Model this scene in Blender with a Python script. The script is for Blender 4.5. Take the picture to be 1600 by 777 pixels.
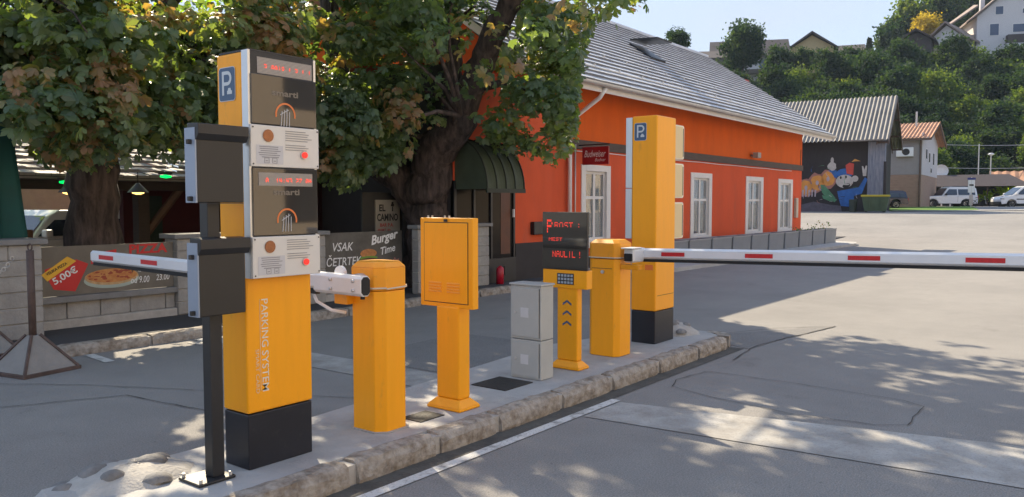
import bpy, math, random
import numpy as np
from mathutils import Vector, Matrix
R = math.radians
PI = math.pi
rnd = random.Random(11)
for o in list(bpy.data.objects): bpy.data.objects.remove(o)
sc = bpy.context.scene
COL = sc.collection

# ------------------------------------------------------------------ camera, world, sun, exposure
HEAD = R(37.4); FOC = 1250.0; PIT = math.atan(71.5/FOC); EYE = 1.57
cam_d = bpy.data.cameras.new('camera'); cam = bpy.data.objects.new('camera', cam_d); COL.objects.link(cam)
cam_d.sensor_width = 36; cam_d.lens = FOC/1600*36; cam_d.clip_start = .05; cam_d.clip_end = 3000
cam.location = (0, 0, EYE); cam.rotation_euler = (PI/2-PIT, 0, HEAD-PI/2)
sc.camera = cam
S = Vector((.37, .689, .622)).normalized()
w = bpy.data.worlds.new('World'); sc.world = w; w.use_nodes = True
nt = w.node_tree; bg = nt.nodes['Background']
sky = nt.nodes.new('ShaderNodeTexSky'); sky.sky_type = 'NISHITA'; sky.sun_disc = False
sky.sun_elevation = math.asin(S.z); sky.sun_rotation = math.atan2(S.x, S.y)
sky.air_density = 1.0; sky.dust_density = .25; sky.ozone_density = 1.0; sky.altitude = 300
gam = nt.nodes.new('ShaderNodeGamma'); gam.inputs[1].default_value = .3; nt.links.new(sky.outputs[0], gam.inputs[0])
tnt = nt.nodes.new('ShaderNodeMix'); tnt.data_type = 'RGBA'; tnt.blend_type = 'MULTIPLY'; tnt.inputs[0].default_value = 1
tnt.inputs[7].default_value = (.88, 1.06, 1.42, 1); nt.links.new(gam.outputs[0], tnt.inputs[6])
# thin high cloud veil
wc = nt.nodes.new('ShaderNodeTexCoord'); wm = nt.nodes.new('ShaderNodeMapping'); wm.inputs['Scale'].default_value = (1, 1, 4.5)
wn = nt.nodes.new('ShaderNodeTexNoise'); wn.inputs['Scale'].default_value = 2.2; wn.inputs['Detail'].default_value = 7
wr_ = nt.nodes.new('ShaderNodeMapRange'); wr_.inputs[1].default_value = .42; wr_.inputs[2].default_value = .72; wr_.inputs[3].default_value = .15; wr_.inputs[4].default_value = .55
wx = nt.nodes.new('ShaderNodeMix'); wx.data_type = 'RGBA'; wx.inputs[7].default_value = (1.42, 1.54, 1.66, 1)
nt.links.new(wc.outputs['Generated'], wm.inputs[0]); nt.links.new(wm.outputs[0], wn.inputs['Vector']); nt.links.new(wn.outputs[0], wr_.inputs[0])
wsp = nt.nodes.new('ShaderNodeSeparateXYZ'); nt.links.new(wc.outputs['Generated'], wsp.inputs[0])
whz = nt.nodes.new('ShaderNodeMapRange'); whz.inputs[1].default_value = .02; whz.inputs[2].default_value = .42; whz.inputs[3].default_value = .55; whz.inputs[4].default_value = 0
nt.links.new(wsp.outputs['Z'], whz.inputs[0])
wad = nt.nodes.new('ShaderNodeMath'); wad.operation = 'ADD'; wad.use_clamp = True; nt.links.new(wr_.outputs[0], wad.inputs[0]); nt.links.new(whz.outputs[0], wad.inputs[1])
nt.links.new(wad.outputs[0], wx.inputs[0]); nt.links.new(tnt.outputs[2], wx.inputs[6])
nt.links.new(wx.outputs[2], bg.inputs[0]); bg.inputs[1].default_value = .15
sd = bpy.data.lights.new('sun', 'SUN'); so = bpy.data.objects.new('sun', sd); COL.objects.link(so)
sd.energy = 2.72; sd.angle = R(.53); sd.color = (1, .85, .62)
so.rotation_euler = S.to_track_quat('Z', 'Y').to_euler(); so.location = (10, 20, 30)
sc.view_settings.view_transform = 'Standard'; sc.view_settings.look = 'None'
sc.view_settings.exposure = 1.78; sc.view_settings.gamma = 1
sc.render.engine = 'CYCLES'
sc.cycles.max_bounces = 6; sc.cycles.diffuse_bounces = 3; sc.cycles.glossy_bounces = 3
sc.cycles.transmission_bounces = 3; sc.cycles.transparent_max_bounces = 6

# ------------------------------------------------------------------ helpers
def at_pixel(px, py, d):
    """world point seen at image pixel px, py, placed at forward distance d"""
    x = (px-800)/FOC; y = -(py-388.5)/FOC
    f = math.cos(PIT)+y*math.sin(PIT); z = -math.sin(PIT)+y*math.cos(PIT)
    k = d/f
    return Vector(((f*math.cos(HEAD)+x*math.sin(HEAD))*k, (f*math.sin(HEAD)-x*math.cos(HEAD))*k, EYE+z*k))

class MB:
    def __init__(s): s.v = []; s.f = []; s.m = []; s.mi = 0
    def mat(s, i): s.mi = i; return s
    def add(s, vs, fs):
        n = len(s.v); s.v += [tuple(v) for v in vs]
        for f in fs: s.f.append(tuple(i+n for i in f)); s.m.append(s.mi)
        return s
    def box(s, x0, x1, y0, y1, z0, z1):
        return s.add([(x0,y0,z0),(x1,y0,z0),(x1,y1,z0),(x0,y1,z0),(x0,y0,z1),(x1,y0,z1),(x1,y1,z1),(x0,y1,z1)],
                     [(0,3,2,1),(4,5,6,7),(0,1,5,4),(1,2,6,5),(2,3,7,6),(3,0,4,7)])
    def prism(s, poly, a0, a1, ax='z', top=None):
        n = len(poly)
        def P(p, a): return {'z': (p[0],p[1],a), 'y': (p[0],a,p[1]), 'x': (a,p[0],p[1])}[ax]
        top = top or poly
        vs = [P(p, a0) for p in poly]+[P(p, a1) for p in top]
        fs = [tuple(range(n-1,-1,-1)), tuple(range(n,2*n))]+[(i,(i+1)%n,(i+1)%n+n,i+n) for i in range(n)]
        return s.add(vs, fs)
    def quad(s, *p): return s.add(p, [tuple(range(len(p)))])
    def tube(s, pts, rad, seg=10, cap=True, jit=0, rng=rnd):
        pts = [Vector(p) for p in pts]; n = len(pts)
        rad = rad if hasattr(rad, '__len__') else [rad]*n
        base = len(s.v); up = None
        for i, p in enumerate(pts):
            t = (pts[min(i+1,n-1)]-pts[max(i-1,0)]).normalized()
            if up is None: up = t.orthogonal().normalized()
            up = (up - t*up.dot(t)).normalized(); sd_ = t.cross(up)
            for k in range(seg):
                a = 2*PI*k/seg; r = rad[i]*(1+(rng.uniform(-jit,jit) if jit else 0))
                s.v.append(tuple(p+up*math.cos(a)*r+sd_*math.sin(a)*r))
        for i in range(n-1):
            for k in range(seg):
                a = base+i*seg+k; b = base+i*seg+(k+1)%seg
                s.f.append((a,b,b+seg,a+seg)); s.m.append(s.mi)
        if cap:
            s.f.append(tuple(base+k for k in range(seg-1,-1,-1))); s.m.append(s.mi)
            s.f.append(tuple(base+(n-1)*seg+k for k in range(seg))); s.m.append(s.mi)
        return s
    def disc(s, c, u, v, r, seg=20, t=.0, r0=0, a0=0, a1=2*PI):
        """flat disc or ring in plane u,v; t = thickness along u x v"""
        c = Vector(c); u = Vector(u); v = Vector(v); nn = u.cross(v)*t
        n = seg if a1-a0 > 6.28 else seg+1
        ang = [a0+(a1-a0)*k/seg for k in range(n)]
        out = [c+nn+u*math.cos(a)*r+v*math.sin(a)*r for a in ang]
        if r0 > 0:
            inn = [c+nn+u*math.cos(a)*r0+v*math.sin(a)*r0 for a in ang]
            return s.add(out+inn, [(i,(i+1)%n,(i+1)%n+n,i+n) for i in range(n if a1-a0>6.28 else n-1)])
        if t:
            back = [p-nn for p in out]
            return s.add(out+back, [tuple(range(n))]+[((i+1)%n,i,i+n,(i+1)%n+n) for i in range(n)])
        return s.add(out, [tuple(range(n))])

def world_off(p):
    v = Vector((0,0,0))
    while p: v += p.location; p = p.parent
    return v
def link(name, me, parent=None):
    o = bpy.data.objects.new(name, me); COL.objects.link(o)
    if parent: o.parent = parent
    return o
def obj(name, mb, mats, parent=None, bevel=0, smooth=False, loc=None, seg=2, local=False):
    """one mesh object; vertices given in world coordinates unless local"""
    me = bpy.data.meshes.new(name)
    off = Vector((0,0,0)) if local else (world_off(parent) if parent else Vector(loc or (0,0,0)))
    vs = [(a-off.x, b-off.y, c-off.z) for a,b,c in mb.v]
    me.from_pydata(vs, [], mb.f)
    if not isinstance(mats, (list, tuple)): mats = [mats]
    for m in mats: me.materials.append(m)
    if len(mats) > 1: me.polygons.foreach_set('material_index', mb.m)
    if smooth: me.polygons.foreach_set('use_smooth', [True]*len(me.polygons))
    me.update()
    o = link(name, me, parent)
    if loc and not parent: o.location = loc
    if bevel:
        b = o.modifiers.new('bevel', 'BEVEL'); b.width = bevel; b.segments = seg; b.limit_method = 'ANGLE'; b.angle_limit = R(35)
    return o
def tag(o, label=None, cat=None, group=None, kind=None):
    if label: o['label'] = label
    if cat: o['category'] = cat
    if group: o['group'] = group
    if kind: o['kind'] = kind
    return o
def thing(name, label, cat, loc=(0,0,0), group=None):
    o = link(name, None); o.location = loc; o.empty_display_size = .2
    return tag(o, label, cat, group)
def structure(name, mb, m, **k): return tag(obj(name, mb, m, **k), kind='structure')
def copy_tree(o, parent=None):
    c = o.copy(); COL.objects.link(c); c.parent = parent
    for ch in list(o.children): copy_tree(ch, c)
    return c
def turn(root, loc, rz):
    root.location = loc; root.rotation_euler = (0, 0, rz)

# ---- materials
MC = {}
def mat(name, col, rough=.6, metal=0, var=.12, scale=3, bump=0, bscale=40, spec=.5, emit=None, estr=1, col2=None, coat=0, stretch=None, thr=None, trans=0):
    if name in MC: return MC[name]
    m = bpy.data.materials.new(name); m.use_nodes = True; n = m.node_tree; L = n.links
    b = n.nodes['Principled BSDF']
    b.inputs['Roughness'].default_value = rough; b.inputs['Metallic'].default_value = metal
    b.inputs['Specular IOR Level'].default_value = spec; b.inputs['Coat Weight'].default_value = coat
    b.inputs['Coat Roughness'].default_value = .08
    b.inputs['Transmission Weight'].default_value = trans
    tc = n.nodes.new('ShaderNodeTexCoord'); mp = n.nodes.new('ShaderNodeMapping')
    L.new(tc.outputs['Object'], mp.inputs[0])
    if stretch: mp.inputs['Scale'].default_value = stretch
    if var or col2:
        no = n.nodes.new('ShaderNodeTexNoise'); no.inputs['Scale'].default_value = scale; no.inputs['Detail'].default_value = 6; no.inputs['Roughness'].default_value = .65
        L.new(mp.outputs[0], no.inputs['Vector'])
        mr = n.nodes.new('ShaderNodeMapRange')
        lo, hi = thr if thr else (.3, .7)
        mr.inputs[1].default_value = lo; mr.inputs[2].default_value = hi
        L.new(no.outputs[0], mr.inputs[0])
        mx = n.nodes.new('ShaderNodeMix'); mx.data_type = 'RGBA'
        c2 = col2 or tuple(c*(1+var) for c in col); c1 = col if col2 else tuple(c*(1-var) for c in col)
        mx.inputs[6].default_value = (*c1, 1); mx.inputs[7].default_value = (*c2, 1)
        L.new(mr.outputs[0], mx.inputs[0]); L.new(mx.outputs[2], b.inputs['Base Color'])
        mr2 = n.nodes.new('ShaderNodeMapRange'); mr2.inputs[3].default_value = max(0, rough*.85); mr2.inputs[4].default_value = min(1, rough*1.15)
        L.new(no.outputs[0], mr2.inputs[0]); L.new(mr2.outputs[0], b.inputs['Roughness'])
    else: b.inputs['Base Color'].default_value = (*col, 1)
    if bump:
        n2 = n.nodes.new('ShaderNodeTexNoise'); n2.inputs['Scale'].default_value = bscale; n2.inputs['Detail'].default_value = 5
        L.new(mp.outputs[0], n2.inputs['Vector'])
        bp = n.nodes.new('ShaderNodeBump'); bp.inputs['Strength'].default_value = bump; bp.inputs['Distance'].default_value = .02
        L.new(n2.outputs[0], bp.inputs['Height']); L.new(bp.outputs[0], b.inputs['Normal'])
    if emit:
        b.inputs['Emission Color'].default_value = (*emit, 1); b.inputs['Emission Strength'].default_value = estr
    MC[name] = m; return m

def asphalt_mat(name, base, dark, fine=100):
    m = bpy.data.materials.new(name); m.use_nodes = True; n = m.node_tree; L = n.links
    b = n.nodes['Principled BSDF']; b.inputs['Roughness'].default_value = .85; b.inputs['Specular IOR Level'].default_value = .25
    tc = n.nodes.new('ShaderNodeTexCoord')
    def noise(s, d=5, r=.6):
        x = n.nodes.new('ShaderNodeTexNoise'); x.inputs['Scale'].default_value = s; x.inputs['Detail'].default_value = d; x.inputs['Roughness'].default_value = r
        L.new(tc.outputs['Object'], x.inputs['Vector']); return x
    def rng(src, a, b_, c, d):
        x = n.nodes.new('ShaderNodeMapRange'); x.inputs[1].default_value = a; x.inputs[2].default_value = b_; x.inputs[3].default_value = c; x.inputs[4].default_value = d
        L.new(src, x.inputs[0]); return x.outputs[0]
    big = noise(.35, 6, .6); mid = noise(2.3, 6, .7); fin = noise(fine, 3, .7)
    mx = n.nodes.new('ShaderNodeMix'); mx.data_type = 'RGBA'; mx.inputs[6].default_value = (*dark, 1); mx.inputs[7].default_value = (*base, 1)
    a = n.nodes.new('ShaderNodeMath'); a.operation = 'ADD'
    L.new(rng(big.outputs[0], .35, .6, 0, .6), a.inputs[0]); L.new(rng(mid.outputs[0], .3, .7, 0, .45), a.inputs[1])
    L.new(a.outputs[0], mx.inputs[0])
    hs = n.nodes.new('ShaderNodeHueSaturation'); L.new(mx.outputs[2], hs.inputs['Color']); L.new(rng(fin.outputs[0], .3, .7, .66, 1.34), hs.inputs['Value'])
    st = noise(1.1, 8, .75); sp_ = noise(28, 2, .5)
    m1 = n.nodes.new('ShaderNodeMath'); m1.operation = 'MULTIPLY'; L.new(rng(st.outputs[0], .6, .72, 1, .78), m1.inputs[0]); L.new(rng(sp_.outputs[0], .68, .74, 1, .72), m1.inputs[1])
    h2 = n.nodes.new('ShaderNodeHueSaturation'); L.new(hs.outputs[0], h2.inputs['Color']); L.new(m1.outputs[0], h2.inputs['Value'])
    L.new(h2.outputs[0], b.inputs['Base Color'])
    bp = n.nodes.new('ShaderNodeBump'); bp.inputs['Strength'].default_value = .5; bp.inputs['Distance'].default_value = .008
    L.new(fin.outputs[0], bp.inputs['Height']); L.new(bp.outputs[0], b.inputs['Normal'])
    return m
def worn_paint(name, paint, under, lo, hi, scale=6):
    """paint worn through to the asphalt (alpha from noise)"""
    m = mat(name, under, .8, col2=paint, scale=scale, thr=(lo, hi), bump=.3, bscale=150); return m

M_yel = mat('yellow_paint', (.98,.40,.009), .36, var=.035, scale=5, spec=.35, stretch=(3,3,.4))
M_yel2 = mat('yellow_paint_lid', (.88,.345,.008), .4, var=.07, scale=2)
M_navy = mat('black_plinth_paint', (.012,.014,.022), .38, var=.2, scale=4)
M_blk = mat('black_paint', (.018,.019,.022), .42, var=.2, scale=5)
M_gun = mat('dark_grey_box', (.020,.019,.018), .45, var=.15, scale=3)
M_rub = mat('black_rubber', (.012,.012,.013), .7, var=.2)
M_alu = mat('brushed_aluminium', (.62,.64,.66), .3, .75, var=.06, scale=2)
M_white = mat('white_paint', (.76,.77,.78), .38, var=.04, scale=3)
M_arm = mat('white_boom_paint', (.74,.76,.79), .32, var=.05, scale=3, metal=.15)
M_red = mat('red_reflective', (.55,.02,.025), .45, var=.15, scale=30)
M_plate = mat('white_info_plate', (.68,.66,.62), .3, var=.03)
M_print = mat('grey_print', (.22,.22,.24), .6, var=0)
M_patch = mat('pale_grey_print', (.56,.56,.58), .4, var=0)
M_glass = mat('tinted_screen_glass', (.06,.055,.05), .035, .3, var=0, spec=.8)
M_led = mat('led_red', (.3,.02,.01), .5, var=0, emit=(1,.06,.03), estr=.6)
M_led2 = mat('led_red_dim', (.3,.02,.01), .5, var=0, emit=(1,.05,.03), estr=.32)
M_ledbg = mat('led_window', (.42,.38,.34), .5, var=.06, scale=60)
M_orange = mat('orange_ring_print', (.75,.2,.05), .4, var=0)
M_ghost = mat('ghost_print', (.16,.14,.12), .3, var=0)
M_blue = mat('parking_blue', (.05,.10,.19), .4, var=.05)
M_silver = mat('silver_sign', (.55,.58,.6), .35, .3, var=0)
M_bronze = mat('scanner_bronze', (.20,.09,.05), .15, .6, var=.2, scale=30)
M_btn = mat('red_button', (.6,.02,.02), .3, var=0, emit=(1,.03,.02), estr=.25)
M_gcab = mat('grey_polyester', (.44,.45,.43), .42, var=.06, scale=4)
M_gdark = mat('dark_seam', (.03,.03,.03), .7, var=0)
M_cream = mat('cream_signal_back', (.72,.58,.33), .5, var=.04)
M_crimw = mat('cream_rim', (.82,.76,.62), .4, var=.03)
M_conc = mat('concrete_pale', (.40,.395,.385), .85, var=.16, scale=2.2, bump=.25, bscale=60)
M_mort = mat('mortar', (.42,.40,.37), .9, var=.15, scale=9, bump=.4, bscale=60)
M_gran = mat('granite_kerb', (.38,.345,.30), .85, col2=(.19,.155,.12), scale=13, thr=(.4,.66), bump=.9, bscale=28)
M_cob = mat('cobble', (.20,.195,.19), .85, var=.35, scale=8, bump=.5, bscale=25)
M_road = asphalt_mat('asphalt_worn', (.285,.272,.257), (.215,.207,.198))
M_road2 = asphalt_mat('asphalt_sidewalk', (.085,.085,.088), (.065,.065,.07))
M_roadp = asphalt_mat('asphalt_patch', (.225,.217,.208), (.18,.173,.168))
M_line = worn_paint('edge_line_paint', (.62,.62,.60), (.24,.235,.22), .32, .5, 9)
M_stripe = worn_paint('stop_line_paint', (.50,.495,.475), (.27,.255,.235), .36, .74, 2.5)
M_crk = mat('tar_seam', (.05,.048,.045), .8, var=.3, scale=12)
M_orA = mat('orange_render_upper', (.68,.125,.02), .9, spec=.2, var=.09, scale=1.2, stretch=(1.5,1.5,.5), bump=.12, bscale=120)
M_orB = mat('orange_render_lower', (.64,.105,.042), .9, spec=.2, var=.1, scale=1.0, stretch=(1.5,1.5,.5), bump=.12, bscale=120)
M_plin = mat('dark_plinth', (.035,.03,.03), .8, var=.2, scale=4)
M_band = mat('timber_band', (.085,.062,.05), .75, var=.3, scale=3, stretch=(1,1,8))
M_wfr = mat('window_white', (.70,.68,.66), .5, var=.05)
M_pane = mat('window_pane', (.035,.04,.045), .04, var=0, spec=.9)
M_curt = mat('curtain', (.30,.30,.30), .8, var=.35, scale=7, stretch=(9,9,1))
M_gut = mat('gutter_metal', (.55,.54,.52), .45, .4, var=.12, scale=2)
M_wood = mat('dark_wood', (.045,.03,.022), .7, var=.3, scale=5, stretch=(1,1,6))
M_wood2 = mat('brown_wood', (.11,.06,.035), .7, var=.3, scale=5)
M_bark = mat('bark', (.12,.088,.078), .95, col2=(.03,.022,.02), scale=11, stretch=(1,1,.2), thr=(.35,.62), bump=1.0, bscale=17)
M_bark2 = mat('bark_far', (.07,.055,.045), .95, var=.3, scale=2)
M_block = mat('wall_block', (.32,.31,.29), .9, var=.22, scale=3, bump=.5, bscale=30)
M_cap = mat('wall_coping', (.22,.22,.22), .85, var=.2, scale=3, bump=.3)

def scuff(m, sc_, lo, hi, k, col, stretch=(1,1,1)):
    """irregular worn or stained patches over a material's colour"""
    n = m.node_tree; L = n.links; b = n.nodes['Principled BSDF']; src = b.inputs['Base Color'].links[0].from_socket
    tc = n.nodes.new('ShaderNodeTexCoord'); mp = n.nodes.new('ShaderNodeMapping'); mp.inputs['Scale'].default_value = stretch
    no = n.nodes.new('ShaderNodeTexNoise'); no.inputs['Scale'].default_value = sc_; no.inputs['Detail'].default_value = 8; no.inputs['Roughness'].default_value = .7
    mr = n.nodes.new('ShaderNodeMapRange'); mr.inputs[1].default_value = lo; mr.inputs[2].default_value = hi; mr.inputs[4].default_value = k
    mx = n.nodes.new('ShaderNodeMix'); mx.data_type = 'RGBA'; mx.inputs[7].default_value = (*col, 1)
    L.new(tc.outputs['Object'], mp.inputs[0]); L.new(mp.outputs[0], no.inputs['Vector']); L.new(no.outputs[0], mr.inputs[0])
    L.new(mr.outputs[0], mx.inputs[0]); L.new(src, mx.inputs[6]); L.new(mx.outputs[2], b.inputs['Base Color'])
scuff(M_yel, 9, .60, .70, .28, (.42,.24,.06), (1.5,1.5,.5)); scuff(M_yel, 60, .70, .74, .5, (.2,.12,.05))
scuff(M_yel2, 14, .58, .68, .3, (.42,.24,.06))
scuff(M_orA, 1.3, .56, .68, .3, (.40,.09,.04), (1,1,.35)); scuff(M_orB, 1.6, .55, .66, .32, (.42,.12,.08), (1,1,.4))
scuff(M_navy, 12, .58, .7, .4, (.05,.05,.05)); scuff(M_conc, 3, .55, .66, .4, (.24,.23,.22)); scuff(M_conc, 40, .66, .7, .5, (.16,.15,.14))
scuff(M_gcab, 7, .58, .68, .3, (.28,.27,.25), (1,1,.4)); scuff(M_stripe, 70, .52, .6, .45, (.2,.19,.18)); scuff(M_line, 60, .55, .62, .6, (.2,.19,.18))

def leaf_mat(name, cols, trans=.35, spec=.6, rough=.42):
    m = bpy.data.materials.new(name); m.use_nodes = True; n = m.node_tree; L = n.links; n.nodes.clear()
    out = n.nodes.new('ShaderNodeOutputMaterial')
    at = n.nodes.new('ShaderNodeAttribute'); at.attribute_name = 'tint'
    cr = n.nodes.new('ShaderNodeValToRGB'); L.new(at.outputs['Fac'], cr.inputs[0])
    el = cr.color_ramp.elements
    for i, (p, c) in enumerate(cols):
        e = el[i] if i < 2 else el.new(p)
        e.position = p; e.color = (*c, 1)
    d = n.nodes.new('ShaderNodeBsdfPrincipled'); d.inputs['Roughness'].default_value = rough; d.inputs['Specular IOR Level'].default_value = spec
    t = n.nodes.new('ShaderNodeBsdfTranslucent'); mx = n.nodes.new('ShaderNodeMixShader'); mx.inputs[0].default_value = trans
    hs = n.nodes.new('ShaderNodeMix'); hs.data_type = 'RGBA'; hs.blend_type = 'MULTIPLY'; hs.inputs[0].default_value = 1
    hs.inputs[7].default_value = (4.2, 3.9, .9, 1)
    L.new(cr.outputs[0], hs.inputs[6]); L.new(hs.outputs[2], t.inputs[0]); L.new(cr.outputs[0], d.inputs['Base Color'])
    L.new(d.outputs[0], mx.inputs[1]); L.new(t.outputs[0], mx.inputs[2]); L.new(mx.outputs[0], out.inputs[0])
    return m
L_ches = leaf_mat('chestnut_leaf', [(0,(.05,.09,.055)),(.5,(.095,.145,.085)),(.8,(.14,.18,.08)),(.93,(.21,.16,.10)),(1,(.25,.16,.105))])
L_brt = leaf_mat('bright_leaf', [(0,(.07,.13,.02)),(.6,(.13,.20,.03)),(1,(.2,.24,.035))], .65)
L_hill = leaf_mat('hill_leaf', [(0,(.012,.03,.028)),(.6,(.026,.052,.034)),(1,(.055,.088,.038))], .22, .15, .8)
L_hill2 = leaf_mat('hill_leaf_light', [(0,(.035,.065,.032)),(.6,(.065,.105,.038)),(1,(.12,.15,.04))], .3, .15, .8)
L_yel = leaf_mat('autumn_leaf', [(0,(.18,.14,.03)),(1,(.28,.22,.05))], .35, .15, .8)
L_con = leaf_mat('conifer_leaf', [(0,(.018,.035,.03)),(1,(.035,.06,.045))], .15, .15, .8)

# ---- text and dots
def frame(kind):
    return {'-y': (Vector((1,0,0)), Vector((0,0,1))), '-x': (Vector((0,-1,0)), Vector((0,0,1))), 'down': (Vector((0,0,-1)), Vector((1,0,0)))}[kind]
def text(name, s, o, u, v, width=None, height=None, m=None, parent=None, shear=0, bold=0, mb=None, local=False, ext=.0008):
    cu = bpy.data.curves.new('t', 'FONT'); cu.body = s; cu.size = 1; cu.shear = shear; cu.offset = bold; cu.extrude = .0; cu.resolution_u = 3
    to = bpy.data.objects.new('t', cu); COL.objects.link(to)
    dg = bpy.context.evaluated_depsgraph_get(); dg.update()
    me = bpy.data.meshes.new_from_object(to.evaluated_get(dg))
    vs = [vv.co.copy() for vv in me.vertices]; fs = [tuple(p.vertices) for p in me.polygons]
    bpy.data.objects.remove(to); bpy.data.curves.remove(cu); bpy.data.meshes.remove(me)
    x0 = min(a.x for a in vs); x1 = max(a.x for a in vs); y0 = min(a.y for a in vs); y1 = max(a.y for a in vs)
    sx = width/(x1-x0) if width else None; sy = height/(y1-y0) if height else None
    sx = sx or sy; sy = sy or sx
    o = Vector(o); out = [o+u*((a.x-x0)*sx)+v*((a.y-y0)*sy) for a in vs]
    b = mb or MB(); b.add(out, fs)
    return b if mb else obj(name, b, m, parent, local=local)
FONT5 = {'P':'1111010001111101000010000','O':'0111010001100011000101110','S':'0111110000011100000111110','T':'1111100100001000010000100',
 'R':'1111010001111101001010001','N':'1000111001101011001110001','A':'0111010001111111000110001','U':'1000110001100011000101110',
 'I':'0010000100001000010000100','L':'1000010000100001000011111','D':'1111010001100011000111110','E':'1111110000111101000011111',
 'M':'1000111011101011000110001',':':'0000000100000000010000000','.':'0000000000000000000000100','-':'0000000000011100000000000',
 '0':'0111010011101011100101110','1':'0010001100001000010001110','2':'1111000001011101000011111','3':'1111000001001100000111110',
 '4':'1001010010111110001000010','7':'1111100010001000100001000','8':'0111010001011101000101110','9':'0111010001011110000101110','!':'0010000100001000000000100',' ':'0'*25}
def dots(name, s, o, u, v, w, h, m, parent, rows=5, fill=.75):
    b = MB(); n = len(s)*6-1; du = w/n; dv = h/5; o = Vector(o); nn = u.cross(v)*.0015
    for i, ch in enumerate(s):
        g = FONT5.get(ch, '0'*25)
        for r in range(rows):
            for c in range(5):
                if g[r*5+c] == '1':
                    p = o+u*((i*6+c)*du)+v*(h-(r+1)*dv)+nn
                    b.quad(p, p+u*du*fill, p+u*du*fill+v*dv*fill, p+v*dv*fill)
    return obj(name, b, m, parent)

# ------------------------------------------------------------------ ground
def ss(t): t = min(1, max(0, t)); return t*t*(3-2*t)
def gz(x, y):
    a = x*math.cos(R(12))+y*math.sin(R(12))
    return 1.0*ss((a-34)/20) + .25*ss((a-56)/20) + (.0 if a > 33 else 0)
def grid(xs, ys, fz):
    b = MB(); nx = len(xs)
    b.v = [(x, y, fz(x, y)) for y in ys for x in xs]
    for j in range(len(ys)-1):
        for i in range(nx-1):
            b.f.append((j*nx+i, j*nx+i+1, (j+1)*nx+i+1, (j+1)*nx+i)); b.m.append(0)
    return b
xs = [-600,-200,-60,-20,0]+[i*2 for i in range(1,60)]+[130,160,220,400,900]
ys = [-900,-300,-100,-40,-20,-10,0,5,10,15,20,30,40,60,100,200,500,900]
structure('ground', grid(xs, ys, lambda x, y: gz(x, y)), M_road)

# pavement on the far side of the left lane
b = MB(); b.prism([(-30,8.62),(14.9,8.62),(14.9,9.6),(40,9.6),(40,60),(-30,60)], -.3, .1)
structure('pavement', b, M_road2)
def rough_block(b, x0, x1, y0, y1, z0, z1, rng, amp=.008, n=8):
    """stone block with subdivided, uneven faces and worn edges"""
    nx = max(3, int((x1-x0)/.09)); 
    prof = [(y0,z0),(y0-.006,z0+(z1-z0)*.35),(y0,z0+(z1-z0)*.7),(y0+.018,z1-.012),(y0+.045,z1),(y1-.03,z1+.002),(y1,z1-.005),(y1,z0)]
    base = len(b.v); m = len(prof)
    for i in range(nx+1):
        x = x0+(x1-x0)*i/nx; e = .008 if i in (0, nx) else 0
        for j, (y, z) in enumerate(prof):
            b.v.append((x+rng.uniform(-amp,amp)*.4, y+rng.uniform(-amp,amp)+e, z+(rng.uniform(-amp,amp)*.7-e if j not in (0,m-1) else 0)))
    for i in range(nx):
        for j in range(m-1):
            a = base+i*m+j; b.f.append((a, a+m, a+m+1, a+1)); b.m.append(b.mi)
    b.f.append(tuple(base+j for j in range(m))); b.m.append(b.mi)
    b.f.append(tuple(base+nx*m+j for j in range(m-1,-1,-1))); b.m.append(b.mi)
rk = random.Random(5)
b = MB(); x = 3.55
b.mat(1).box(3.6, 14.8, 8.53, 8.62, -.1, .09); b.mat(0)
while x < 14.4:
    L_ = rk.uniform(.8, 1.15); rough_block(b, x, min(x+L_-.05,14.8), 8.49, 8.64, -.05, .115, rk); x += L_
structure('kerb', b, [M_gran, M_mort], smooth=False)

# the island between the lanes
isl = [(1.55,3.47),(8.25,3.47),(8.42,3.7),(8.35,4.2),(6.6,4.62),(3.4,4.30),(1.7,4.28)]
low = [(1.45,3.47),(8.25,3.47),(8.47,3.7),(8.42,4.3),(6.6,4.74),(3.4,4.42),(1.6,4.42)]
b = MB(); b.prism(low, -.05, .128, top=isl)
structure('island_paving', b, M_conc)
b = MB()
joints = [1.35,2.15,2.93,3.62,4.22,5.0,5.75,6.6,7.45,8.2]
b.mat(1).box(1.4, 8.2, 3.36, 3.48, -.1, .112); b.mat(0)
for a, c in zip(joints, joints[1:]): rough_block(b, a+.03, c-.03, 3.335, 3.475, -.03, .134, rk, .008)
# kerb turning round the far end
for k in range(3):
    a0 = -PI/2+k*.62
    p0 = (8.22+.28*math.cos(a0), 3.62+.28*math.sin(a0)); p1 = (8.22+.28*math.cos(a0+.55), 3.62+.28*math.sin(a0+.55))
    q0 = (8.22+.14*math.cos(a0), 3.62+.14*math.sin(a0)); q1 = (8.22+.14*math.cos(a0+.55), 3.62+.14*math.sin(a0+.55))
    b.prism([p0,p1,q1,q0], -.03, .13)
structure('island_kerb', b, [M_gran, M_mort])

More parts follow.
